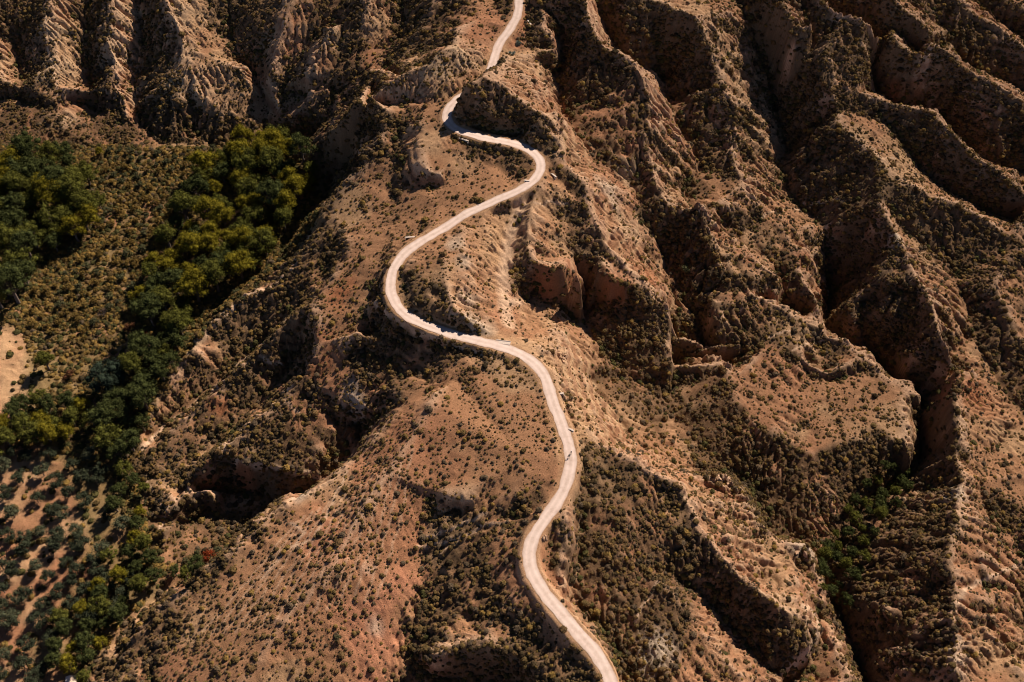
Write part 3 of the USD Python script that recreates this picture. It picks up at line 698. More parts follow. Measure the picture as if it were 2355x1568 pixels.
def tree_meshes(seed, height, radius, lobes, per_lobe, leaf, base=0.3, flat=0.8, bare=False):
    """(trunk with limbs, crown)"""
    rg = np.random.default_rng(seed)
    centre = np.array([0, 0, height - radius * flat * 0.95])
    trunk = [tube([(0, 0, -0.6), (0.05 * radius, 0, height * 0.2), (0, 0.06 * radius, height * 0.42), (0.02, 0, height * 0.7)], np.array([1.25, 1.0, 0.8, 0.25]) * height * 0.034)]
    crown = []
    dirs = sphere_dirs(lobes, rg, -0.45)
    for k, d in enumerate(dirs):
        c = centre + d * radius * (rg.uniform(0.45, 0.72) if lobes < 28 else rg.uniform(0.4, 0.95)) * np.array([1, 1, flat])
        lr = radius * (rg.uniform(0.3, 0.46) if lobes < 28 else rg.uniform(0.17, 0.4))
        st = np.array([0, 0, height * rg.uniform(0.22, 0.4)])
        mid = st + (c - st) * 0.5 + np.array([0, 0, -0.05 * height])
        trunk.append(tube([st, mid, c + d * lr * 0.3], np.array([0.55, 0.4, 0.12]) * height * 0.022, 5))
        ld = sphere_dirs(per_lobe, rg, -0.6)
        rr = lr * (0.75 + 0.5 * fbm(ld * 1.7 + k * 5.3 + seed, 2, seed)) * rg.uniform(0.5, 1.28, len(ld))
        crown.append(leaf_tris(c + ld * rr[:, None] * np.array([1, 1, 0.85]), ld, leaf, rg, quad=True, jitter=0.6))
        if not bare:
            ico = trimesh.creation.icosphere(subdivisions=1, radius=lr * 0.52)
            crown.append((ico.vertices * np.array([1, 1, 0.8]) + c, ico.faces))
    return join(trunk), join(crown)

UsdGeom.Scope.Define(stage, '/World/Looks')
lib = stage.CreateClassPrim('/World/plant_kinds')
m_bark = usdkit.material(stage, '/World/Looks/bark', {'p': ('principled_bsdf', {'base_color': (0.11, 0.08, 0.06), 'roughness': 0.95})}, [], surface='p.BSDF')

def kind_tree(name, mat, **kw):
    p = f'/World/plant_kinds/{name}'
    UsdGeom.Xform.Define(stage, p)
    tr, cr = tree_meshes(**kw)
    usdkit.mesh(stage, p + '/trunk', tr, m_bark, smooth=True)
    usdkit.mesh(stage, p + '/crown', cr, mat, smooth=False)
    return p

LM = {
    'olive': leaf_material('olive_leaves', (0.042, 0.049, 0.030), 0.15),
    'olive_pale': leaf_material('pale_olive_leaves', (0.070, 0.076, 0.046), 0.15),
    'green': leaf_material('green_leaves', (0.058, 0.068, 0.024), 0.28, 0.5),
    'mid': leaf_material('mid_green_leaves', (0.098, 0.100, 0.023), 0.28, 0.5),
    'yellow': leaf_material('yellow_green_leaves', (0.165, 0.140, 0.017), 0.3, 0.45),
    'dark': leaf_material('dark_pine_needles', (0.030, 0.042, 0.030), 0.1, 0.5, 1.6),
    'dry': leaf_material('dry_ochre_leaves', (0.155, 0.105, 0.034), 0.2),
    'red': leaf_material('red_leaves', (0.17, 0.035, 0.014), 0.2),
    'rust': leaf_material('rusty_leaves', (0.12, 0.055, 0.03), 0.2),
    'bare': leaf_material('bare_twigs', (0.13, 0.095, 0.085), 0.1),
    'teal': leaf_material('grey_green_leaves', (0.080, 0.080, 0.042), 0.15),
}
K = {}
for i in range(3):
    K['olive', i] = kind_tree(f'olive_{i}', LM['olive'], seed=10 + i, height=4.2, radius=2.5, lobes=9 + i, per_lobe=110, leaf=0.17, flat=0.78)
    K['olive_pale', i] = kind_tree(f'olive_pale_{i}', LM['olive_pale'], seed=20 + i, height=4.0, radius=2.3, lobes=9, per_lobe=110, leaf=0.16, flat=0.8)
    for c in ('green', 'mid', 'yellow'):
        K[c, i] = kind_tree(f'{c}_{i}', LM[c], seed=30 + i * 7 + len(c), height=9.5 + i, radius=4.2, lobes=30 + 5 * i, per_lobe=100, leaf=0.2, flat=1.0)
    for c in ('teal', 'dry', 'rust', 'bare', 'red'):
        K[c, i] = kind_tree(f'{c}_{i}', LM[c], seed=60 + i * 5 + len(c), height=3.2, radius=2.0, lobes=8, per_lobe=70 if c != 'bare' else 40, leaf=0.16 if c != 'bare' else 0.1, flat=0.85, bare=c == 'bare')
K['dark', 0] = kind_tree('dark_0', LM['dark'], seed=99, height=13.5, radius=7.6, lobes=46, per_lobe=150, leaf=0.26, flat=0.82)

occupied = []
def plant(name, kind, x, y, scale, label, cat, group=None, sink=0.05, rot=None, stretch=1.0):
    path = numbered('/World', name)
    o = UsdGeom.Xform.Define(stage, path)
    o.AddTranslateOp().Set(Gf.Vec3d(float(x), float(y), float(ground_z(x, y)) - sink))
    o.AddRotateZOp().Set(float(rng.uniform(0, 360)) if rot is None else rot)
    o.AddScaleOp().Set(Gf.Vec3f(scale, scale, scale * stretch))
    o.GetPrim().GetReferences().AddInternalReference(K[kind])
    o.GetPrim().SetInstanceable(True)
    tag(o, label, cat, group)
    occupied.append((x, y, scale))
    return o

def at(frame, *xy):
    """where the lines of sight meet the land"""
    f = FRAMES[frame]
    q = np.array([(f[0] + a * f[2], f[1] + b * f[2], 0) for a, b in xy])
    return tcq(q)

def part_of(poly, x, y):
    q = np.array(poly, float); u, v = project(np.array([x, y, float(ground_z(x, y))]))
    a = (u - q[:, 0].min()) / np.ptp(q[:, 0]); b = (v - q[:, 1].min()) / np.ptp(q[:, 1])
    return ', ' + ['upper', 'middle', 'lower'][int(np.clip(b * 3, 0, 2))] + ' ' + ['left', 'centre', 'right'][int(np.clip(a * 3, 0, 2))] + ' part'
GROVE = [(0, 1035), (320, 1035), (320, 1568), (0, 1568)]
FRAMES['E'] = (0, 1206.9, 0.1466)
OL = [('E', (60, 690), (270, 740), (600, 700), (820, 840), (430, 240), (170, 210), (670, 170), (930, 190), (930, 350), (430, 420), (1230, 150), (1290, 340), (1060, 660), (1230, 770), (1640, 430), (1500, 620), (1200, 900), (1600, 850), (1750, 960), (980, 1110),
       (1380, 1060), (470, 1120), (350, 1200), (700, 1290), (80, 1060), (60, 1310), (240, 1470), (870, 1470), (1180, 1270), (1500, 1440), (1800, 1340), (2100, 890), (1350, 1510), (1930, 1150), (130, 1560), (650, 1540)),
      ('7', (160, 220), (260, 350), (100, 450), (50, 310), (500, 130), (400, 230), (300, 170), (700, 150), (580, 360), (480, 300), (440, 450), (380, 430), (660, 230), (750, 460), (840, 520), (570, 670), (210, 1320), (370, 1290), (50, 1400), (170, 1470), (330, 1470), (120, 1180),
       (40, 130), (200, 60), (110, 40), (560, 200), (620, 60), (340, 60), (30, 1520), (250, 1560))]
k = 0
for row in OL:
    for (x, y) in at(row[0], *row[1:]):
        kd = 'olive_pale' if k % 4 == 2 else 'olive'
        pale = kd == 'olive_pale'
        plant('olive_tree', (kd, k % 3), x, y, rng.uniform(1.5, 1.95), ('pale silvery' if pale else 'dark grey green') + ' olive tree in the grove' + part_of(GROVE, x, y), 'olive tree',
              ('pale' if pale else 'dark') + ' olive trees of the grove' + part_of(GROVE, x, y))
        k += 1

# ---- trees of the valley floor, one by one
def scatter_in(poly, gap, n=1600, seed=1):
    """spots in a traced outline, at least gap metres apart"""
    rg = np.random.default_rng(seed)
    P = Polygon(poly)
    b = P.bounds
    q = np.c_[rg.uniform(b[0], b[2], n), rg.uniform(b[1], b[3], n), np.zeros(n)]
    q = q[shapely.contains_xy(P, q[:, 0], q[:, 1])]
    w = tcq(q)
    out = []
    for p in w:
        if all((p[0] - o[0]) ** 2 + (p[1] - o[1]) ** 2 > gap * gap for o in out) and all((p[0] - o[0]) ** 2 + (p[1] - o[1]) ** 2 > (gap * 0.6) ** 2 for o in occupied):
            out.append(p)
    return np.array(out)

one = lambda fr, x, y: at(fr, (x, y))[0]
x, y = one('V', 255, 895); plant('pine_tree', ('dark', 0), x, y, 1.25, 'big round dark blue green tree with a black shadow, tallest on the valley floor', 'tree', rot=20.0)
x, y = one('V', 487, 1288); plant('red_shrub', ('red', 0), x, y, 1.9, 'bright rusty red shrub below the cliff hollow at the foot of the big slope', 'shrub')
x, y = one('V', 335, 775); plant('red_shrub', ('red', 1), x, y, 1.3, 'dark red shrub leaning on green trees right of the grey leafless tree', 'shrub')
x, y = one('V', 163, 872); plant('rusty_tree', ('rust', 0), x, y, 1.7, 'rusty brown leaf-shedding tree beside a broad green tree left of the big dark tree', 'tree')
x, y = one('V', 300, 760); plant('rusty_tree', ('rust', 1), x, y, 1.6, 'faded brown tree in the row of green trees above the big dark tree', 'tree')
x, y = one('V', 240, 728); plant('bare_tree', ('bare', 0), x, y, 1.7, 'grey purple leafless tree among ochre bushes in the middle of the valley', 'tree')
x, y = one('V', 115, 850); plant('leafy_tree', ('mid', 2), x, y, 1.15, 'broad green tree with a rusty neighbour, left of the big dark tree', 'tree')
x, y = one('V', 1574, 628); plant('silvery_tree', ('teal', 0), x, y, 1.8, 'pale silvery green tree in the dark gully right of the middle bend', 'tree')
x, y = one('V', 232, 358); plant('leafy_tree', ('yellow', 0), x, y, 0.6, 'lone yellow green tree near the foot of the upper left cliffs', 'tree')
x, y = one('V', 776, 1470); plant('lone_bush', ('teal', 1), x, y, 0.75, 'single tall green bush on the big pale slope near the bottom edge', 'bush')
hut_at = one('V', 166, 1574)
occupied += [(hut_at[0] + a, hut_at[1] + b, 1) for a in (-3, 0, 3) for b in (-6, -3, 0, 3)]
T1 = [(-20, 375), (80, 362), (165, 372), (215, 430), (245, 500), (180, 560), (95, 600), (70, 690), (-20, 720)]
T2 = [(470, 395), (560, 345), (690, 345), (738, 400), (690, 480), (650, 560), (570, 640), (480, 690), (440, 745), (350, 770), (325, 700), (350, 620), (390, 560), (440, 500)]
T3 = [(320, 810), (440, 750), (400, 860), (350, 960), (325, 1040), (270, 1060), (250, 980), (320, 900)]
T4 = [(-20, 990), (60, 940), (190, 920), (240, 990), (150, 1010), (60, 1050), (-20, 1090)]
T5 = [(290, 1080), (335, 1120), (345, 1240), (400, 1300), (460, 1310), (400, 1350), (300, 1370), (210, 1360), (230, 1290), (300, 1250), (270, 1180)]
T6 = [(140, 1400), (290, 1360), (290, 1430), (230, 1520), (190, 1600), (130, 1560)]
for poly, gap, mix, label, group, sc in (
        (T1, 7.6, ['green', 'green', 'mid', 'mid', 'yellow'], '%s tree of the wood at the left edge', '%s trees of the left wood', (0.9, 2.2)),
        (T2, 7.6, ['green', 'mid', 'mid', 'yellow', 'yellow'], '%s tree of the wood by the canyon wall', '%s trees of the wood by the canyon wall', (0.85, 2.1)),
        (T3, 7.0, ['green', 'green', 'mid'], '%s tree right of the big dark tree', '%s trees right of the big dark tree', (0.8, 1.8)),
        (T4, 6.6, ['green', 'mid', 'mid', 'yellow'], '%s tree just above the olive grove', '%s trees above the olive grove', (0.95, 1.45)),
        (T5, 6.6, ['green', 'green', 'mid', 'yellow'], '%s tree between olive grove and cliff hollow', '%s trees right of the olive grove', (0.7, 1.05)),
        (T6, 5.8, ['mid', 'green', 'yellow'], '%s tree right of the lower olive grove', '%s trees below the olive grove', (0.7, 1.05))):
    word = {'green': 'dark green', 'mid': 'mid green', 'yellow': 'yellowish green'}
    for (x, y) in scatter_in(poly, gap, seed=int(gap * 100)):
        c = mix[rng.integers(len(mix))]
        plant('leafy_tree', (c, int(rng.integers(3))), x, y, rng.uniform(*sc), label % word[c] + part_of(poly, x, y), 'tree', group % word[c] + part_of(poly, x, y))
R1 = [(1995, 1085), (2085, 1075), (2075, 1150), (2010, 1220), (1985, 1300), (1940, 1390), (1890, 1370), (1880, 1280), (1935, 1200)]
for (x, y) in scatter_in(R1, 5.0, seed=5):
    c = ['green', 'mid', 'green'][rng.integers(3)]
    plant('leafy_tree', (c, int(rng.integers(3))), x, y, rng.uniform(0.5, 0.9), f'{word[c]} tree in the lower right ravine' + part_of(R1, x, y), 'tree', f'{word[c]} trees of the right ravine' + part_of(R1, x, y))
# bigger bushes, one by one
B1 = [(220, 345), (480, 345), (600, 350), (470, 400), (420, 480), (330, 440), (230, 420)]
B2 = [(222, 480), (330, 440), (440, 490), (380, 570), (330, 650), (320, 730), (200, 790), (60, 760), (80, 690), (110, 610)]
B3 = [(730, 400), (740, 500), (640, 620), (560, 690), (500, 720), (640, 580), (700, 480)]
B4 = [(320, 1060), (345, 1150), (370, 1240), (470, 1270), (520, 1260), (470, 1300), (400, 1290), (340, 1220)]
for poly, gap, mix, label, group, sc in (
        (B1, 5.6, ['teal', 'teal', 'dry'], '%s bush below the upper left cliffs', '%s bushes below the upper left cliffs', (0.7, 1.5)),
        (B2, 5.2, ['dry', 'dry', 'dry', 'teal'], '%s bush between the two valley woods', '%s bushes between the woods', (0.7, 1.6)),
        (B3, 5.2, ['dry', 'teal'], '%s bush on the bank right of the wood', '%s bushes on the bank right of the wood', (0.5, 1.1)),
        (B4, 4.6, ['dry', 'teal'], '%s bush under the left cliff hollow', '%s bushes under the cliff hollow', (0.5, 1.1))):
    wb = {'teal': 'grey green', 'dry': 'ochre dry'}
    for (x, y) in scatter_in(poly, gap, seed=int(gap * 77)):
        c = mix[rng.integers(len(mix))]
        plant('valley_bush', (c, int(rng.integers(3))), x, y, rng.uniform(*sc), label % wb[c] + part_of(poly, x, y), 'bush', group % wb[c] + part_of(poly, x, y))

# ---- scrub on the slopes
SHC = [('scrub_olive', (0.114, 0.078, 0.034)), ('scrub_brown', (0.140, 0.088, 0.042)), ('scrub_dark', (0.055, 0.040, 0.023)), ('scrub_grey', (0.100, 0.073, 0.048)), ('scrub_ochre', (0.185, 0.120, 0.040)), ('scrub_green', (0.068, 0.062, 0.025))]
SHM = [leaf_material(n, c, 0.1, 0.3, 0.35) for n, c in SHC]
def jittered(step, seed):
    """scrub keeps its distance: one place per cell of a loose grid"""
    rg = np.random.default_rng(seed)
    gx, gy = np.meshgrid(np.arange(-430, 430, step), np.arange(118, 705, step))
    gx = gx + (np.arange(gx.shape[0]) % 2)[:, None] * step / 2
    gx, gy = gx.ravel() + rg.uniform(-0.42, 0.42, gx.size) * step, gy.ravel() + rg.uniform(-0.42, 0.42, gx.size) * step
    k = np.abs(gx) < HW(gy) * 1.02
    return gx[k], gy[k]
layers = [jittered(2.05, 1), jittered(1.2, 2), jittered(1.45, 3), jittered(1.2, 4)]
cx = np.concatenate([l[0] for l in layers]); cy = np.concatenate([l[1] for l in layers])
lay = np.concatenate([np.full(len(l[0]), k) for k, l in enumerate(layers)])
cz = ground_z(cx, cy)
u, v = project(np.stack([cx, cy, cz], -1))
ok = (u > -60) & (u < 2414) & (v > -50) & (v < 1640) & (np.abs(cx) < HW(cy) * 1.02)
cx, cy, cz, u, v, lay = cx[ok], cy[ok], cz[ok], u[ok], v[ok], lay[ok]
def field(F, x, y):
    return map_coordinates(F, [np.interp(y, Y, np.arange(nr)), np.interp(x / HW(y), S, np.arange(nc))], order=1, mode='nearest')
ins, slo = field(INS, cx, cy), field(SLOPE, cx, cy)
lap = field(gaussian_filter(ZZ, 8) - ZZ, cx, cy)
patch = fbm(np.stack([cx / 22, cy / 22, 0 * cx], -1), 4, 71)
fine = fbm(np.stack([cx / 5, cy / 5, 0 * cx], -1), 2, 73)
shade = field(SHADY, cx, cy)
dens = np.select([lay == 0, lay == 1, lay == 3], [0.74 + 0.2 * shade, 0.45 + 0.1 * shade, 0.85 * shade * sm(slo, 0.75, 1.2)], 1.1 * shade) * np.clip(0.55 + 1.6 * (patch - 0.32), 0.35, 1.25) * np.clip(2.4 * (fine - 0.22), 0.45, 1.25)
dens *= 1 + 0.4 * field(MAP_S, cx, cy) * (v > 850)
dens *= np.where(slo > 2.2, 0.6, 1.0) * np.where(shade < 0.4, np.where(slo > 1.2, 0.4, 1.0), 1.0)
rd, _ = cKDTree(road_c[:, :2]).query(np.c_[cx, cy])
dens *= np.clip((rd - 3.0) / 1.2, 0, 1)
valley = shapely.contains_xy(Polygon([(-80, 330), (250, 335), (600, 340), (735, 380), (735, 500), (640, 620), (500, 720), (400, 850), (330, 980), (300, 1080), (345, 1230), (400, 1300), (360, 1370), (280, 1430), (170, 1590), (-80, 1700)]), u, v)
grove = shapely.contains_xy(Polygon([(-80, 1040), (120, 1020), (270, 1120), (300, 1240), (220, 1380), (170, 1600), (-80, 1700)]), u, v) | shapely.contains_xy(Polygon([(-80, 750), (40, 750), (90, 860), (60, 960), (-80, 1000)]), u, v)
dens = np.where(valley, np.select([lay == 0, lay == 1], [0.9, 0.15], 0.45) * np.clip(0.3 + 2.2 * (patch - 0.3), 0.1, 1.4), dens)
dens = np.where(grove, 0.025, dens)
for poly, f in (([(1190, 430), (1260, 440), (1300, 470), (1190, 560), (1170, 640), (1150, 700), (1130, 650), (1120, 560)], 0.12), ([(930, 290), (1010, 290), (1040, 330), (1000, 380), (1080, 400), (1040, 350), (960, 400), (930, 340)], 0.3),
                ([(800, 1330), (960, 1290), (960, 1400), (900, 1568), (790, 1568)], 0.45), ([(1140, 730), (1180, 760), (1210, 800), (1160, 800), (1120, 760)], 0.2)):
    dens = np.where(shapely.contains_xy(Polygon(poly), u, v), dens * f, dens)
pick = rng.uniform(0, 1, len(cx)) < dens
cx, cy, cz, u, v, shade, lap, valley, lay = [a[pick] for a in (cx, cy, cz, u, v, shade, lap, valley, lay)]
n = len(cx)
rad = np.select([lay == 0, lay == 1], [0.54, 0.26], 0.60) * np.exp(rng.normal(0, 0.42, n)) * (1 + 0.2 * shade) * np.where(lap > 0.6, 1.25, 1.0) * np.where(valley & (lay != 1), 2.0, 1.0)
rad = np.clip(rad, 0.13, 1.9)
kd = np.select([valley & (rng.uniform(size=n) < 0.85), (lap > 0.8) & (rng.uniform(size=n) < 0.25), rng.uniform(size=n) < 0.30, rng.uniform(size=n) < 0.4, rng.uniform(size=n) < 0.12 + 0.45 * shade, rng.uniform(size=n) < 0.6], [np.where(rng.uniform(size=n) < 0.38, 4, np.where(rng.uniform(size=n) < 0.4, 0, 5)), 5, 0, 1, 2, 3], 4)  # dark scrub colour picked more often on shaded aspects, to deepen their shade
SHAPES = 3
shp = rng.integers(0, SHAPES, n)
rotz = rng.uniform(0, 2 * math.pi, n)
sc3 = np.stack([rad * rng.uniform(0.85, 1.2, n), rad * rng.uniform(0.85, 1.2, n), rad * rng.uniform(0.75, 1.15, n)], -1)
_, vv = project(np.stack([cx, cy, cz], -1))
depth = cy * math.cos(PITCH) + (CAM_H - cz) * math.sin(PITCH)
vis = (u > 15) & (u < 2340) & (v > 15) & (v < 1555)
apparent = np.where(vis & ~valley, rad / depth, 0)
order = np.argsort(-apparent)
single = np.zeros(n, bool); single[order[:300]] = True
SHMESH = [shrub_mesh(s + 3) for s in range(SHAPES)]
for a in range(len(SHC)):
    for b in range(SHAPES):
        p = f'/World/plant_kinds/{SHC[a][0]}_{b}'
        UsdGeom.Xform.Define(stage, p)
        usdkit.mesh(stage, p + '/foliage', SHMESH[b], SHM[a])
SHNAME = ['olive brown', 'brown', 'dark', 'grey brown', 'ochre', 'dark green']
# the land is told apart by where the bush stands
def where(u, v):
    road_u = np.interp(v, ROAD[::-1][:, 1] if ROAD[0, 1] > ROAD[-1, 1] else ROAD[:, 1], ROAD[:, 0])
    if u < road_u - 300: return 'on the big pale slope at the lower left'
    if u < road_u: return 'on the slope just left of the road'
    if u < 1560: return 'on the shrubby slope just right of the road'
    if u < 1960: return 'on the pale ribs left of the right ravine'
    return 'on the far bank at the right edge'
for i in np.flatnonzero(single):
    o = UsdGeom.Xform.Define(stage, numbered('/World', 'scrub_bush'))
    o.AddTranslateOp().Set(Gf.Vec3d(float(cx[i]), float(cy[i]), float(cz[i]) - 0.05))
    o.AddRotateZOp().Set(math.degrees(rotz[i]))
    o.AddScaleOp().Set(Gf.Vec3f(*map(float, sc3[i])))
    o.GetPrim().GetReferences().AddInternalReference(f'/World/plant_kinds/{SHC[kd[i]][0]}_{shp[i]}')
    o.GetPrim().SetInstanceable(True)
    w = where(u[i], v[i]) if v[i] > 1000 else 'on the higher slopes'
    tag(o, f'large {SHNAME[kd[i]]} scrub bush {w}', 'bush', f'{SHNAME[kd[i]]} bushes {w}')
rest = np.flatnonzero(~single)
pi = UsdGeom.PointInstancer.Define(stage, '/World/hillside_scrub')
protos = []
for a in range(len(SHC)):
    for b in range(SHAPES):
        p = f'/World/hillside_scrub/{SHC[a][0]}_{("round", "low", "tall")[b]}'
        usdkit.mesh(stage, p, SHMESH[b], SHM[a])
        protos.append(Sdf.Path(p))
pi.CreatePrototypesRel().SetTargets(protos)
pi.CreateProtoIndicesAttr(Vt.IntArray.FromNumpy((kd * SHAPES + shp)[rest].astype(np.int32)))
pi.CreatePositionsAttr(Vt.Vec3fArray.FromNumpy(np.stack([cx, cy, cz - 0.05], -1)[rest].astype(np.float32)))
pi.CreateScalesAttr(Vt.Vec3fArray.FromNumpy(sc3[rest].astype(np.float32)))
q = np.zeros((len(rest), 4), np.float16); q[:, 2] = np.sin(rotz[rest] / 2); q[:, 3] = np.cos(rotz[rest] / 2)
pi.CreateOrientationsAttr(Vt.QuathArray.FromNumpy(q))
tag(pi, 'countless low scrub bushes dotted over all the dry slopes', 'scrub', kind='stuff')


# ---------------------------------------------------------------- small things
import manifold3d as m3
m_conc = usdkit.material(stage, '/World/Looks/concrete', {
    'g': ('geometry', {}), 'n': ('noise_texture', {'scale': 2.5, 'detail': 5.0}),
    'r': ('rgb_ramp', {'ramp': [(0.3, (0.36, 0.29, 0.245)), (0.7, (0.47, 0.39, 0.335))]}), 'p': ('principled_bsdf', {'roughness': 0.9})},
    [('g.position', 'n.vector'), ('n.fac', 'r.fac'), ('r.color', 'p.base_color')], surface='p.BSDF')
def plain(name, c, rough=0.7, metal=0.0):
    return usdkit.material(stage, '/World/Looks/' + name, {'p': ('principled_bsdf', {'base_color': c, 'roughness': rough, 'metallic': metal})}, [], surface='p.BSDF')
def thing(name, p, rz, label, cat, group=None):
    o = UsdGeom.Xform.Define(stage, numbered('/World', name))
    o.AddTranslateOp().Set(Gf.Vec3d(*map(float, p)))
    o.AddRotateZOp().Set(float(rz))
    tag(o, label, cat, group)
    return str(o.GetPath())
def part(parent, name, mesh, mat, smooth=False):
    return usdkit.mesh(stage, numbered(parent, name), mesh, mat, smooth=smooth)
def box(x0, x1, y0, y1, z0, z1, ch=0.03):
    P = [(x, y, z) for x in (x0 + ch, x1 - ch) for y in (y0 + ch, y1 - ch) for z in (z0 + ch, z1 - ch)]
    return m3.Manifold.batch_hull([m3.Manifold.cube([ch * 2] * 3, True).translate(p) for p in P])

# concrete headwalls of the drains under the road
for (fr, a, b, place) in (('2', (812, 922), (882, 958), 'below the road between the two upper bends'), ('2', (1272, 122), (1305, 165), 'beside the top stretch of road, right side'),
                          ('2', (1435, 1158), (1470, 1200), 'just outside the right bend'), ('5', (458, 99), (525, 78), 'left of the road above the big left bend'),
                          ('5', (1475, 1135), (1520, 1140), 'right of the road above the two cyclists'), ('5', (1558, 1372), (1588, 1392), 'at the right road edge nearest the cyclists'),
                          ('2', (1258, 1216), (1292, 1220), 'inside the right bend at the road edge')):
    p, q = at(fr, a, b)
    L = max(2.2, float(np.linalg.norm(q - p))); c = (p + q) / 2
    rz = math.degrees(math.atan2(q[1] - p[1], q[0] - p[0]))
    t = thing('drain_headwall', (c[0], c[1], ground_z(*c)), rz, 'small pale concrete drain wall ' + place, 'wall')
    part(t, 'wall', box(-L / 2, L / 2, -0.3, 0.3, -1.2, 0.3), m_conc)
    part(t, 'coping', box(-L / 2 - 0.08, L / 2 + 0.08, -0.4, 0.4, 0.302, 0.42), m_conc)
    for sx in (-1, 1):
        part(t, 'wing', box(sx * L / 2 - 0.15, sx * L / 2 + 0.15, -1.0, -0.303, -1.2, 0.1), m_conc)
p, q = at('5', (1075, 787), (1150, 797)); c = (p + q) / 2
t = thing('drain_apron', (c[0], c[1], ground_z(*c) + 0.05), math.degrees(math.atan2(q[1] - p[1], q[0] - p[0])), 'long pale concrete slab at the roadside where the sandy chute meets the road', 'slab')
part(t, 'slab', box(-3.4, 3.4, -0.9, 0.9, -0.6, 0.15), m_conc)
part(t, 'kerb', box(-3.4, 3.4, 0.903, 1.15, -0.6, 0.35), m_conc)

# fallen blocks of pale rock
m_rock = usdkit.material(stage, '/World/Looks/rock', {
    'g': ('geometry', {}), 'n': ('noise_texture', {'scale': 1.2, 'detail': 6.0, 'roughness': 0.7}),
    'r': ('rgb_ramp', {'ramp': [(0.3, (0.26, 0.15, 0.09)), (0.6, (0.40, 0.26, 0.17)), (0.8, (0.48, 0.35, 0.25))]}), 'b': ('bump', {'strength': 0.6, 'distance': 0.15}), 'p': ('principled_bsdf', {'roughness': 0.95, 'specular_ior_level': 0.1})},
    [('g.position', 'n.vector'), ('n.fac', 'r.fac'), ('n.fac', 'b.height'), ('b.normal', 'p.normal'), ('r.color', 'p.base_color')], surface='p.BSDF')
def boulder(seed):
    rg = np.random.default_rng(seed)
    return trimesh.convex.convex_hull(rg.normal(0, 1, (26, 3)) * [1, 0.8, 0.7] / 1.4)
for (fr, u0, v0, spread, cnt, place) in (('9', 330, 190, 55, 14, 'in the pale rock pile on the ridge edge, right of the cyclists'), ('5', 1500, 880, 60, 9, 'on the broken rim right of the road bend'),
                                         ('8', 1395, 600, 16, 5, 'at the inner edge of the lower left bend'), ('9', 860, 680, 45, 7, 'on the pale spur above the right ravine'), ('B', 1600, 270, 35, 8, 'on the sharp pinnacle right of centre')):
    rg = np.random.default_rng(int(u0))
    for k in range(cnt):
        w = at(fr, (u0 + rg.normal(0, spread * 0.5), v0 + rg.normal(0, spread * 0.35)))[0]
        if rt.query(w)[0] < 3.6:
            continue
        t = UsdGeom.Xform.Define(stage, numbered('/World', 'boulder'))
        r = rg.uniform(0.4, 1.15)
        t.AddTranslateOp().Set(Gf.Vec3d(float(w[0]), float(w[1]), float(ground_z(*w)) + 0.2 * r))
        t.AddRotateXYZOp().Set(Gf.Vec3f(*map(float, rg.uniform(0, 360, 3)))); t.AddScaleOp().Set(Gf.Vec3f(r, r, r))
        usdkit.mesh(stage, str(t.GetPath()) + '/block', boulder(k + int(v0)), m_rock)
        tag(t, 'pale tan boulder ' + place, 'boulder', 'boulders ' + place)

# agaves by the top of the road
m_agave = plain('agave', (0.13, 0.155, 0.125), 0.6)
def agave(seed):
    rg = np.random.default_rng(seed); vs, fs = [], []
    for k in range(30):
        a = k * 2.39996; e = math.radians(15 + 65 * (1 - k / 30.0) ** 0.8) if k > 3 else math.radians(80)
        L = rg.uniform(0.9, 1.25); el = math.radians(12 + 68 * k / 30.0)
        d = np.array([math.cos(a) * math.cos(el), math.sin(a) * math.cos(el), math.sin(el)]); sd = np.array([-math.sin(a), math.cos(a), 0]); up = np.cross(d, sd) * -1
        prof = [(0.0, 0.08), (0.35, 0.13), (0.7, 0.08), (1.0, 0.005)]
        o = len(vs)
        for t_, w_ in prof:
            c = d * L * t_ + np.array([0, 0, 0.12 + 0.18 * t_ * (1 - t_)])
            vs += [c + sd * w_, c - up * 0.04, c - sd * w_, c + up * 0.015]
        for j in range(3):
            for m in range(4):
                q = (o + j * 4 + m, o + j * 4 + (m + 1) % 4, o + j * 4 + 4 + (m + 1) % 4, o + j * 4 + 4 + m)
                fs += [(q[0], q[1], q[2]), (q[0], q[2], q[3])]
    return np.array(vs), np.array(fs)
for (fr, u0, v0, cnt, place) in (('2', 1205, 305, 4, 'in the upper clump right of the top road'), ('2', 1160, 378, 4, 'in the lower clump where the road dips out of sight')):
    rg = np.random.default_rng(v0)
    for k in range(cnt):
        w = at(fr, (u0 + rg.normal(0, 13), v0 + rg.normal(0, 10)))[0]
        o = UsdGeom.Xform.Define(stage, numbered('/World', 'agave')); sc = float(rg.uniform(1.0, 1.5))
        o.AddTranslateOp().Set(Gf.Vec3d(float(w[0]), float(w[1]), float(ground_z(*w)) - 0.05)); o.AddRotateZOp().Set(float(rg.uniform(0, 360))); o.AddScaleOp().Set(Gf.Vec3f(sc, sc, sc))
        usdkit.mesh(stage, str(o.GetPath()) + '/rosette', agave(k), m_agave)
        tag(o, 'blue green agave rosette ' + place, 'agave', 'agaves ' + place)

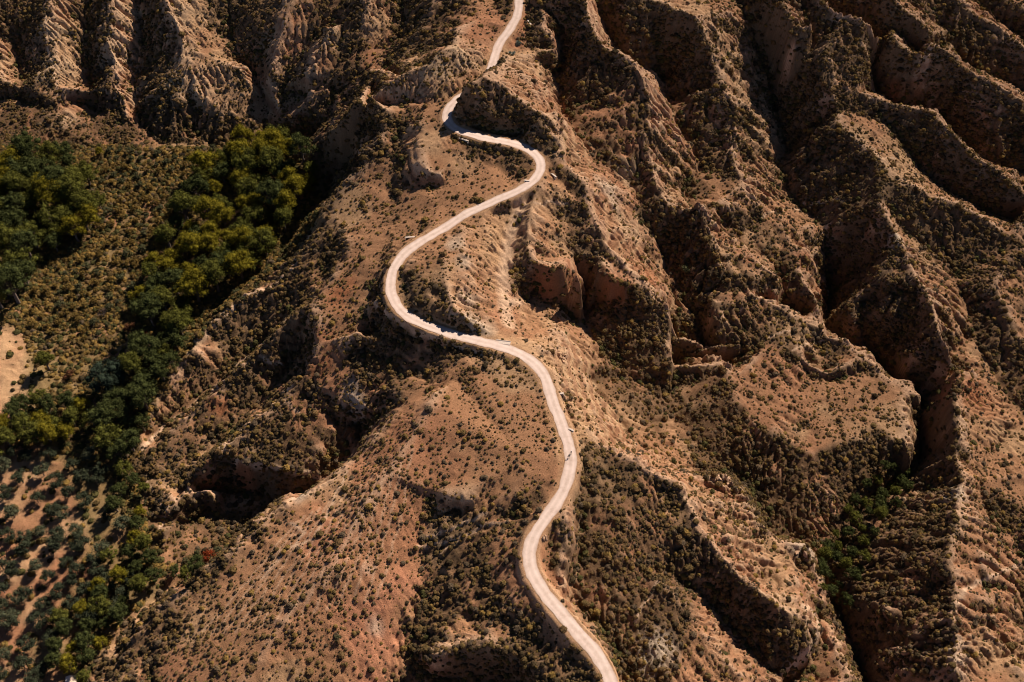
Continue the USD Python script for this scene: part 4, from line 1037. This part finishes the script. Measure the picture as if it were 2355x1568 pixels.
# the hut whose roof shows at the bottom left
m_wall, m_roof, m_roof2, m_wood = plain('hut_wall', (0.42, 0.34, 0.27), 0.9), plain('hut_roof', (0.50, 0.46, 0.42), 0.6), plain('hut_roof_tan', (0.44, 0.33, 0.25), 0.7), plain('hut_door', (0.12, 0.08, 0.05), 0.8)
w = hut_at
t = thing('farm_hut', (w[0], w[1], ground_z(*w) - 0.1), 8, 'small hut with a pale two sided roof at the bottom edge below the olive grove', 'hut')
part(t, 'wall', box(-2.0, 2.0, -2.6, 2.6, 0, 2.2), m_wall)
for sx, mt in ((-1, m_roof), (1, m_roof2)):
    pr = [(sx * 0.01, 3.1), (sx * 2.35, 2.08), (sx * 2.35, 2.2), (sx * 0.01, 3.24)]
    P = np.array([(a, b, c) for b in (-2.9, 2.9) for a, c in pr])
    part(t, 'roof', trimesh.convex.convex_hull(P), mt)
part(t, 'gable', trimesh.convex.convex_hull(np.array([(a, b, c) for b in (-2.58, 2.58) for a, c in ((-1.98, 2.203), (1.98, 2.203), (0, 3.05))])), m_wall)
part(t, 'door', box(-0.5, 0.5, -2.66, -2.603, 0.1, 2.0, 0.01), m_wood)

# two cyclists on the road
m_dark, m_tyre, m_steel, m_skin, m_white, m_jersey, m_jersey2, m_shoe = plain('cycling_shorts', (0.015, 0.016, 0.02)), plain('tyre', (0.012, 0.012, 0.012), 0.8), plain('frame_paint', (0.03, 0.03, 0.035), 0.35), plain('skin', (0.42, 0.24, 0.16), 0.6), plain('white_helmet', (0.78, 0.78, 0.76), 0.4), plain('dark_jersey', (0.025, 0.03, 0.04)), plain('black_green_jersey', (0.02, 0.032, 0.026)), plain('shoe', (0.03, 0.03, 0.03))
def chain(*js):
    """limbs: hull of spheres from joint to joint"""
    out = m3.Manifold()
    for a, b in zip(js[:-1], js[1:]):
        out += m3.Manifold.batch_hull([m3.Manifold.sphere(a[3], 16).translate(a[:3]), m3.Manifold.sphere(b[3], 16).translate(b[:3])])
    return out
def torus(R, r, c, n=28, mth=7):
    th = np.arange(n) * 2 * math.pi / n; ph = np.arange(mth) * 2 * math.pi / mth
    v = np.array([((R + r * math.cos(q)) * math.cos(a) + c[0], r * math.sin(q) + c[1], (R + r * math.cos(q)) * math.sin(a) + c[2]) for a in th for q in ph])
    f = [(i * mth + j, ((i + 1) % n) * mth + j, ((i + 1) % n) * mth + (j + 1) % mth, i * mth + (j + 1) % mth) for i in range(n) for j in range(mth)]
    return v, np.array(f)
def cyclist(p, rz, label_b, label_p, jersey, helmet):
    t = thing('bicycle', p, rz, label_b, 'bicycle')
    for x in (-0.51, 0.51):
        w_ = part(t, 'wheel', torus(0.335, 0.022, (x, 0, 0.36)), m_tyre, True)
        for k in range(8):
            a = k * math.pi / 4
            part(str(w_.GetPath()), 'spoke', tube([(x, 0, 0.36), (x + 0.32 * math.cos(a), 0, 0.36 + 0.32 * math.sin(a))], [0.004, 0.004], 4), m_steel)
    fr = [tube([(-0.51, 0.05, 0.36), (-0.06, 0.02, 0.29)], [0.012, 0.012]), tube([(-0.06, 0, 0.29), (-0.2, 0, 0.86)], [0.018, 0.016]), tube([(-0.06, 0, 0.29), (0.36, 0, 0.78)], [0.02, 0.02]),
          tube([(-0.18, 0, 0.8), (0.35, 0, 0.84)], [0.018, 0.018]), tube([(-0.51, 0, 0.36), (-0.18, 0, 0.8)], [0.011, 0.011])]
    part(t, 'frame', join(fr), m_steel, True)
    part(t, 'fork', join([tube([(0.34, 0, 0.9), (0.38, 0, 0.72), (0.51, 0.04, 0.36)], [0.016, 0.016, 0.01]), tube([(0.38, 0, 0.72), (0.51, -0.04, 0.36)], [0.014, 0.01])]), m_steel, True)
    part(t, 'handlebar', tube([(0.46, -0.27, 0.98), (0.4, -0.1, 0.98), (0.4, 0.1, 0.98), (0.46, 0.27, 0.98)], [0.015] * 4), m_steel, True)
    part(t, 'saddle', m3.Manifold.batch_hull([m3.Manifold.sphere(0.05, 16).translate((-0.3, 0.05, 0.93)), m3.Manifold.sphere(0.05, 16).translate((-0.3, -0.05, 0.93)), m3.Manifold.sphere(0.03, 16).translate((-0.06, 0, 0.93))]), m_tyre, True)
    part(t, 'crank', join([tube([(-0.06, 0.09, 0.29), (0.06, 0.11, 0.17)], [0.012, 0.012]), tube([(-0.06, -0.09, 0.29), (-0.18, -0.11, 0.41)], [0.012, 0.012]), tube([(-0.06, -0.1, 0.29), (-0.06, 0.1, 0.29)], [0.02, 0.02])]), m_steel, True)
    o = thing('person', p, rz, label_p, 'person')
    hip, neck, head = (-0.2, 0, 1.0), (0.16, 0, 1.44), (0.27, 0, 1.62)
    body = m3.Manifold.batch_hull([m3.Manifold.sphere(0.12, 18).translate((-0.2, sy * 0.09, 1.0)) for sy in (-1, 1)] + [m3.Manifold.sphere(0.13, 18).translate((-0.02, 0, 1.24))])
    body += m3.Manifold.batch_hull([m3.Manifold.sphere(0.13, 18).translate((-0.02, 0, 1.24))] + [m3.Manifold.sphere(0.085, 18).translate((0.13, sy * 0.15, 1.4)) for sy in (-1, 1)])
    body += chain((*neck, 0.065), (0.22, 0, 1.52, 0.058)) + m3.Manifold.sphere(0.105, 20).scale((1.05, 0.85, 1.2)).translate(head) + m3.Manifold.sphere(0.02, 10).translate((0.385, 0, 1.6))
    for sy in (-1, 1):
        up = sy > 0
        ped = (0.06, sy * 0.12, 0.2) if up else (-0.18, sy * 0.12, 0.44)
        knee = (0.2, sy * 0.13, 0.66) if up else (0.17, sy * 0.13, 0.84)
        body += chain((-0.2, sy * 0.1, 0.99, 0.095), (*knee, 0.06), (ped[0] - 0.06, ped[1], ped[2] + 0.1, 0.042), (ped[0] + 0.12, ped[1], ped[2] + 0.02, 0.035))
        hand = (0.45, sy * 0.25, 1.0)
        body += chain((0.13, sy * 0.17, 1.4, 0.055), (0.25, sy * 0.27, 1.19, 0.042), (hand[0] - 0.03, hand[1], hand[2] + 0.03, 0.03), (hand[0] + 0.04, hand[1], hand[2] + 0.015, 0.028))
        for k in range(4):
            body += chain((hand[0] + 0.02, hand[1] + (k - 1.5) * 0.02, hand[2] + 0.025, 0.009), (hand[0] + 0.055, hand[1] + (k - 1.5) * 0.02, hand[2] + 0.012, 0.009), (hand[0] + 0.05, hand[1] + (k - 1.5) * 0.02, hand[2] - 0.025, 0.008))
        body += chain((hand[0] - 0.01, hand[1] - sy * 0.03, hand[2] + 0.02, 0.01), (hand[0] + 0.02, hand[1] - sy * 0.045, hand[2] - 0.012, 0.009))
    part(o, 'body', body.refine_to_length(0.04), m_skin, True)
    grow = lambda m, lo: m.minkowski_sum(m3.Manifold.sphere(0.012, 6)) if False else m
    jer = m3.Manifold.batch_hull([m3.Manifold.sphere(0.135, 18).translate((-0.18, sy * 0.08, 1.04)) for sy in (-1, 1)] + [m3.Manifold.sphere(0.148, 18).translate((-0.02, 0, 1.24))])
    jer += m3.Manifold.batch_hull([m3.Manifold.sphere(0.148, 18).translate((-0.02, 0, 1.24))] + [m3.Manifold.sphere(0.1, 18).translate((0.13, sy * 0.15, 1.4)) for sy in (-1, 1)])
    for sy in (-1, 1):
        jer += chain((0.13, sy * 0.17, 1.4, 0.07), (0.22, sy * 0.245, 1.25, 0.058))
    part(o, 'jersey', jer, jersey, True)
    sh = m3.Manifold()
    for sy in (-1, 1):
        knee = (0.2, sy * 0.13, 0.66) if sy > 0 else (0.17, sy * 0.13, 0.84)
        k2 = np.array((-0.2, sy * 0.1, 0.99)) * 0.2 + np.array(knee) * 0.8
        sh += chain((-0.2, sy * 0.1, 0.99, 0.112), (*k2, 0.08))
    part(o, 'shorts', sh, m_dark, True)
    hel = m3.Manifold.sphere(0.135, 22).scale((1.12, 0.88, 1.05)).translate((0.26, 0, 1.665)) - m3.Manifold.cube((1, 1, 0.4), True).translate((0.3, 0, 1.43))
    part(o, 'helmet', hel, helmet, True)
    for sy in (-1, 1):
        ped = (0.06, sy * 0.12, 0.2) if sy > 0 else (-0.18, sy * 0.12, 0.44)
        part(o, 'shoe', chain((ped[0] - 0.08, ped[1], ped[2] + 0.03, 0.048), (ped[0] + 0.14, ped[1], ped[2] + 0.015, 0.042)), m_shoe, True)
for (u0, v0, lb, lp, jm, hm, turn) in ((1312.8, 1043.0, 'bicycle of the rider in the white helmet, farther one on the road', 'cyclist in dark clothing and white helmet, riding the road ahead', m_jersey, m_white, 0),
                                       (1308.0, 1052.0, 'bicycle of the second rider in all dark clothing, nearer one on the road', 'second cyclist dressed all in black, nearer to the viewer', m_jersey2, m_dark, 12)):
    w = at('V', (u0, v0))[0]
    k = rt.query(w)[1]
    rz = math.degrees(math.atan2(-tan[k, 1], -tan[k, 0])) + turn
    cyclist((w[0], w[1], road_c[k, 2] + 0.055), rz, lb, lp, jm, hm)
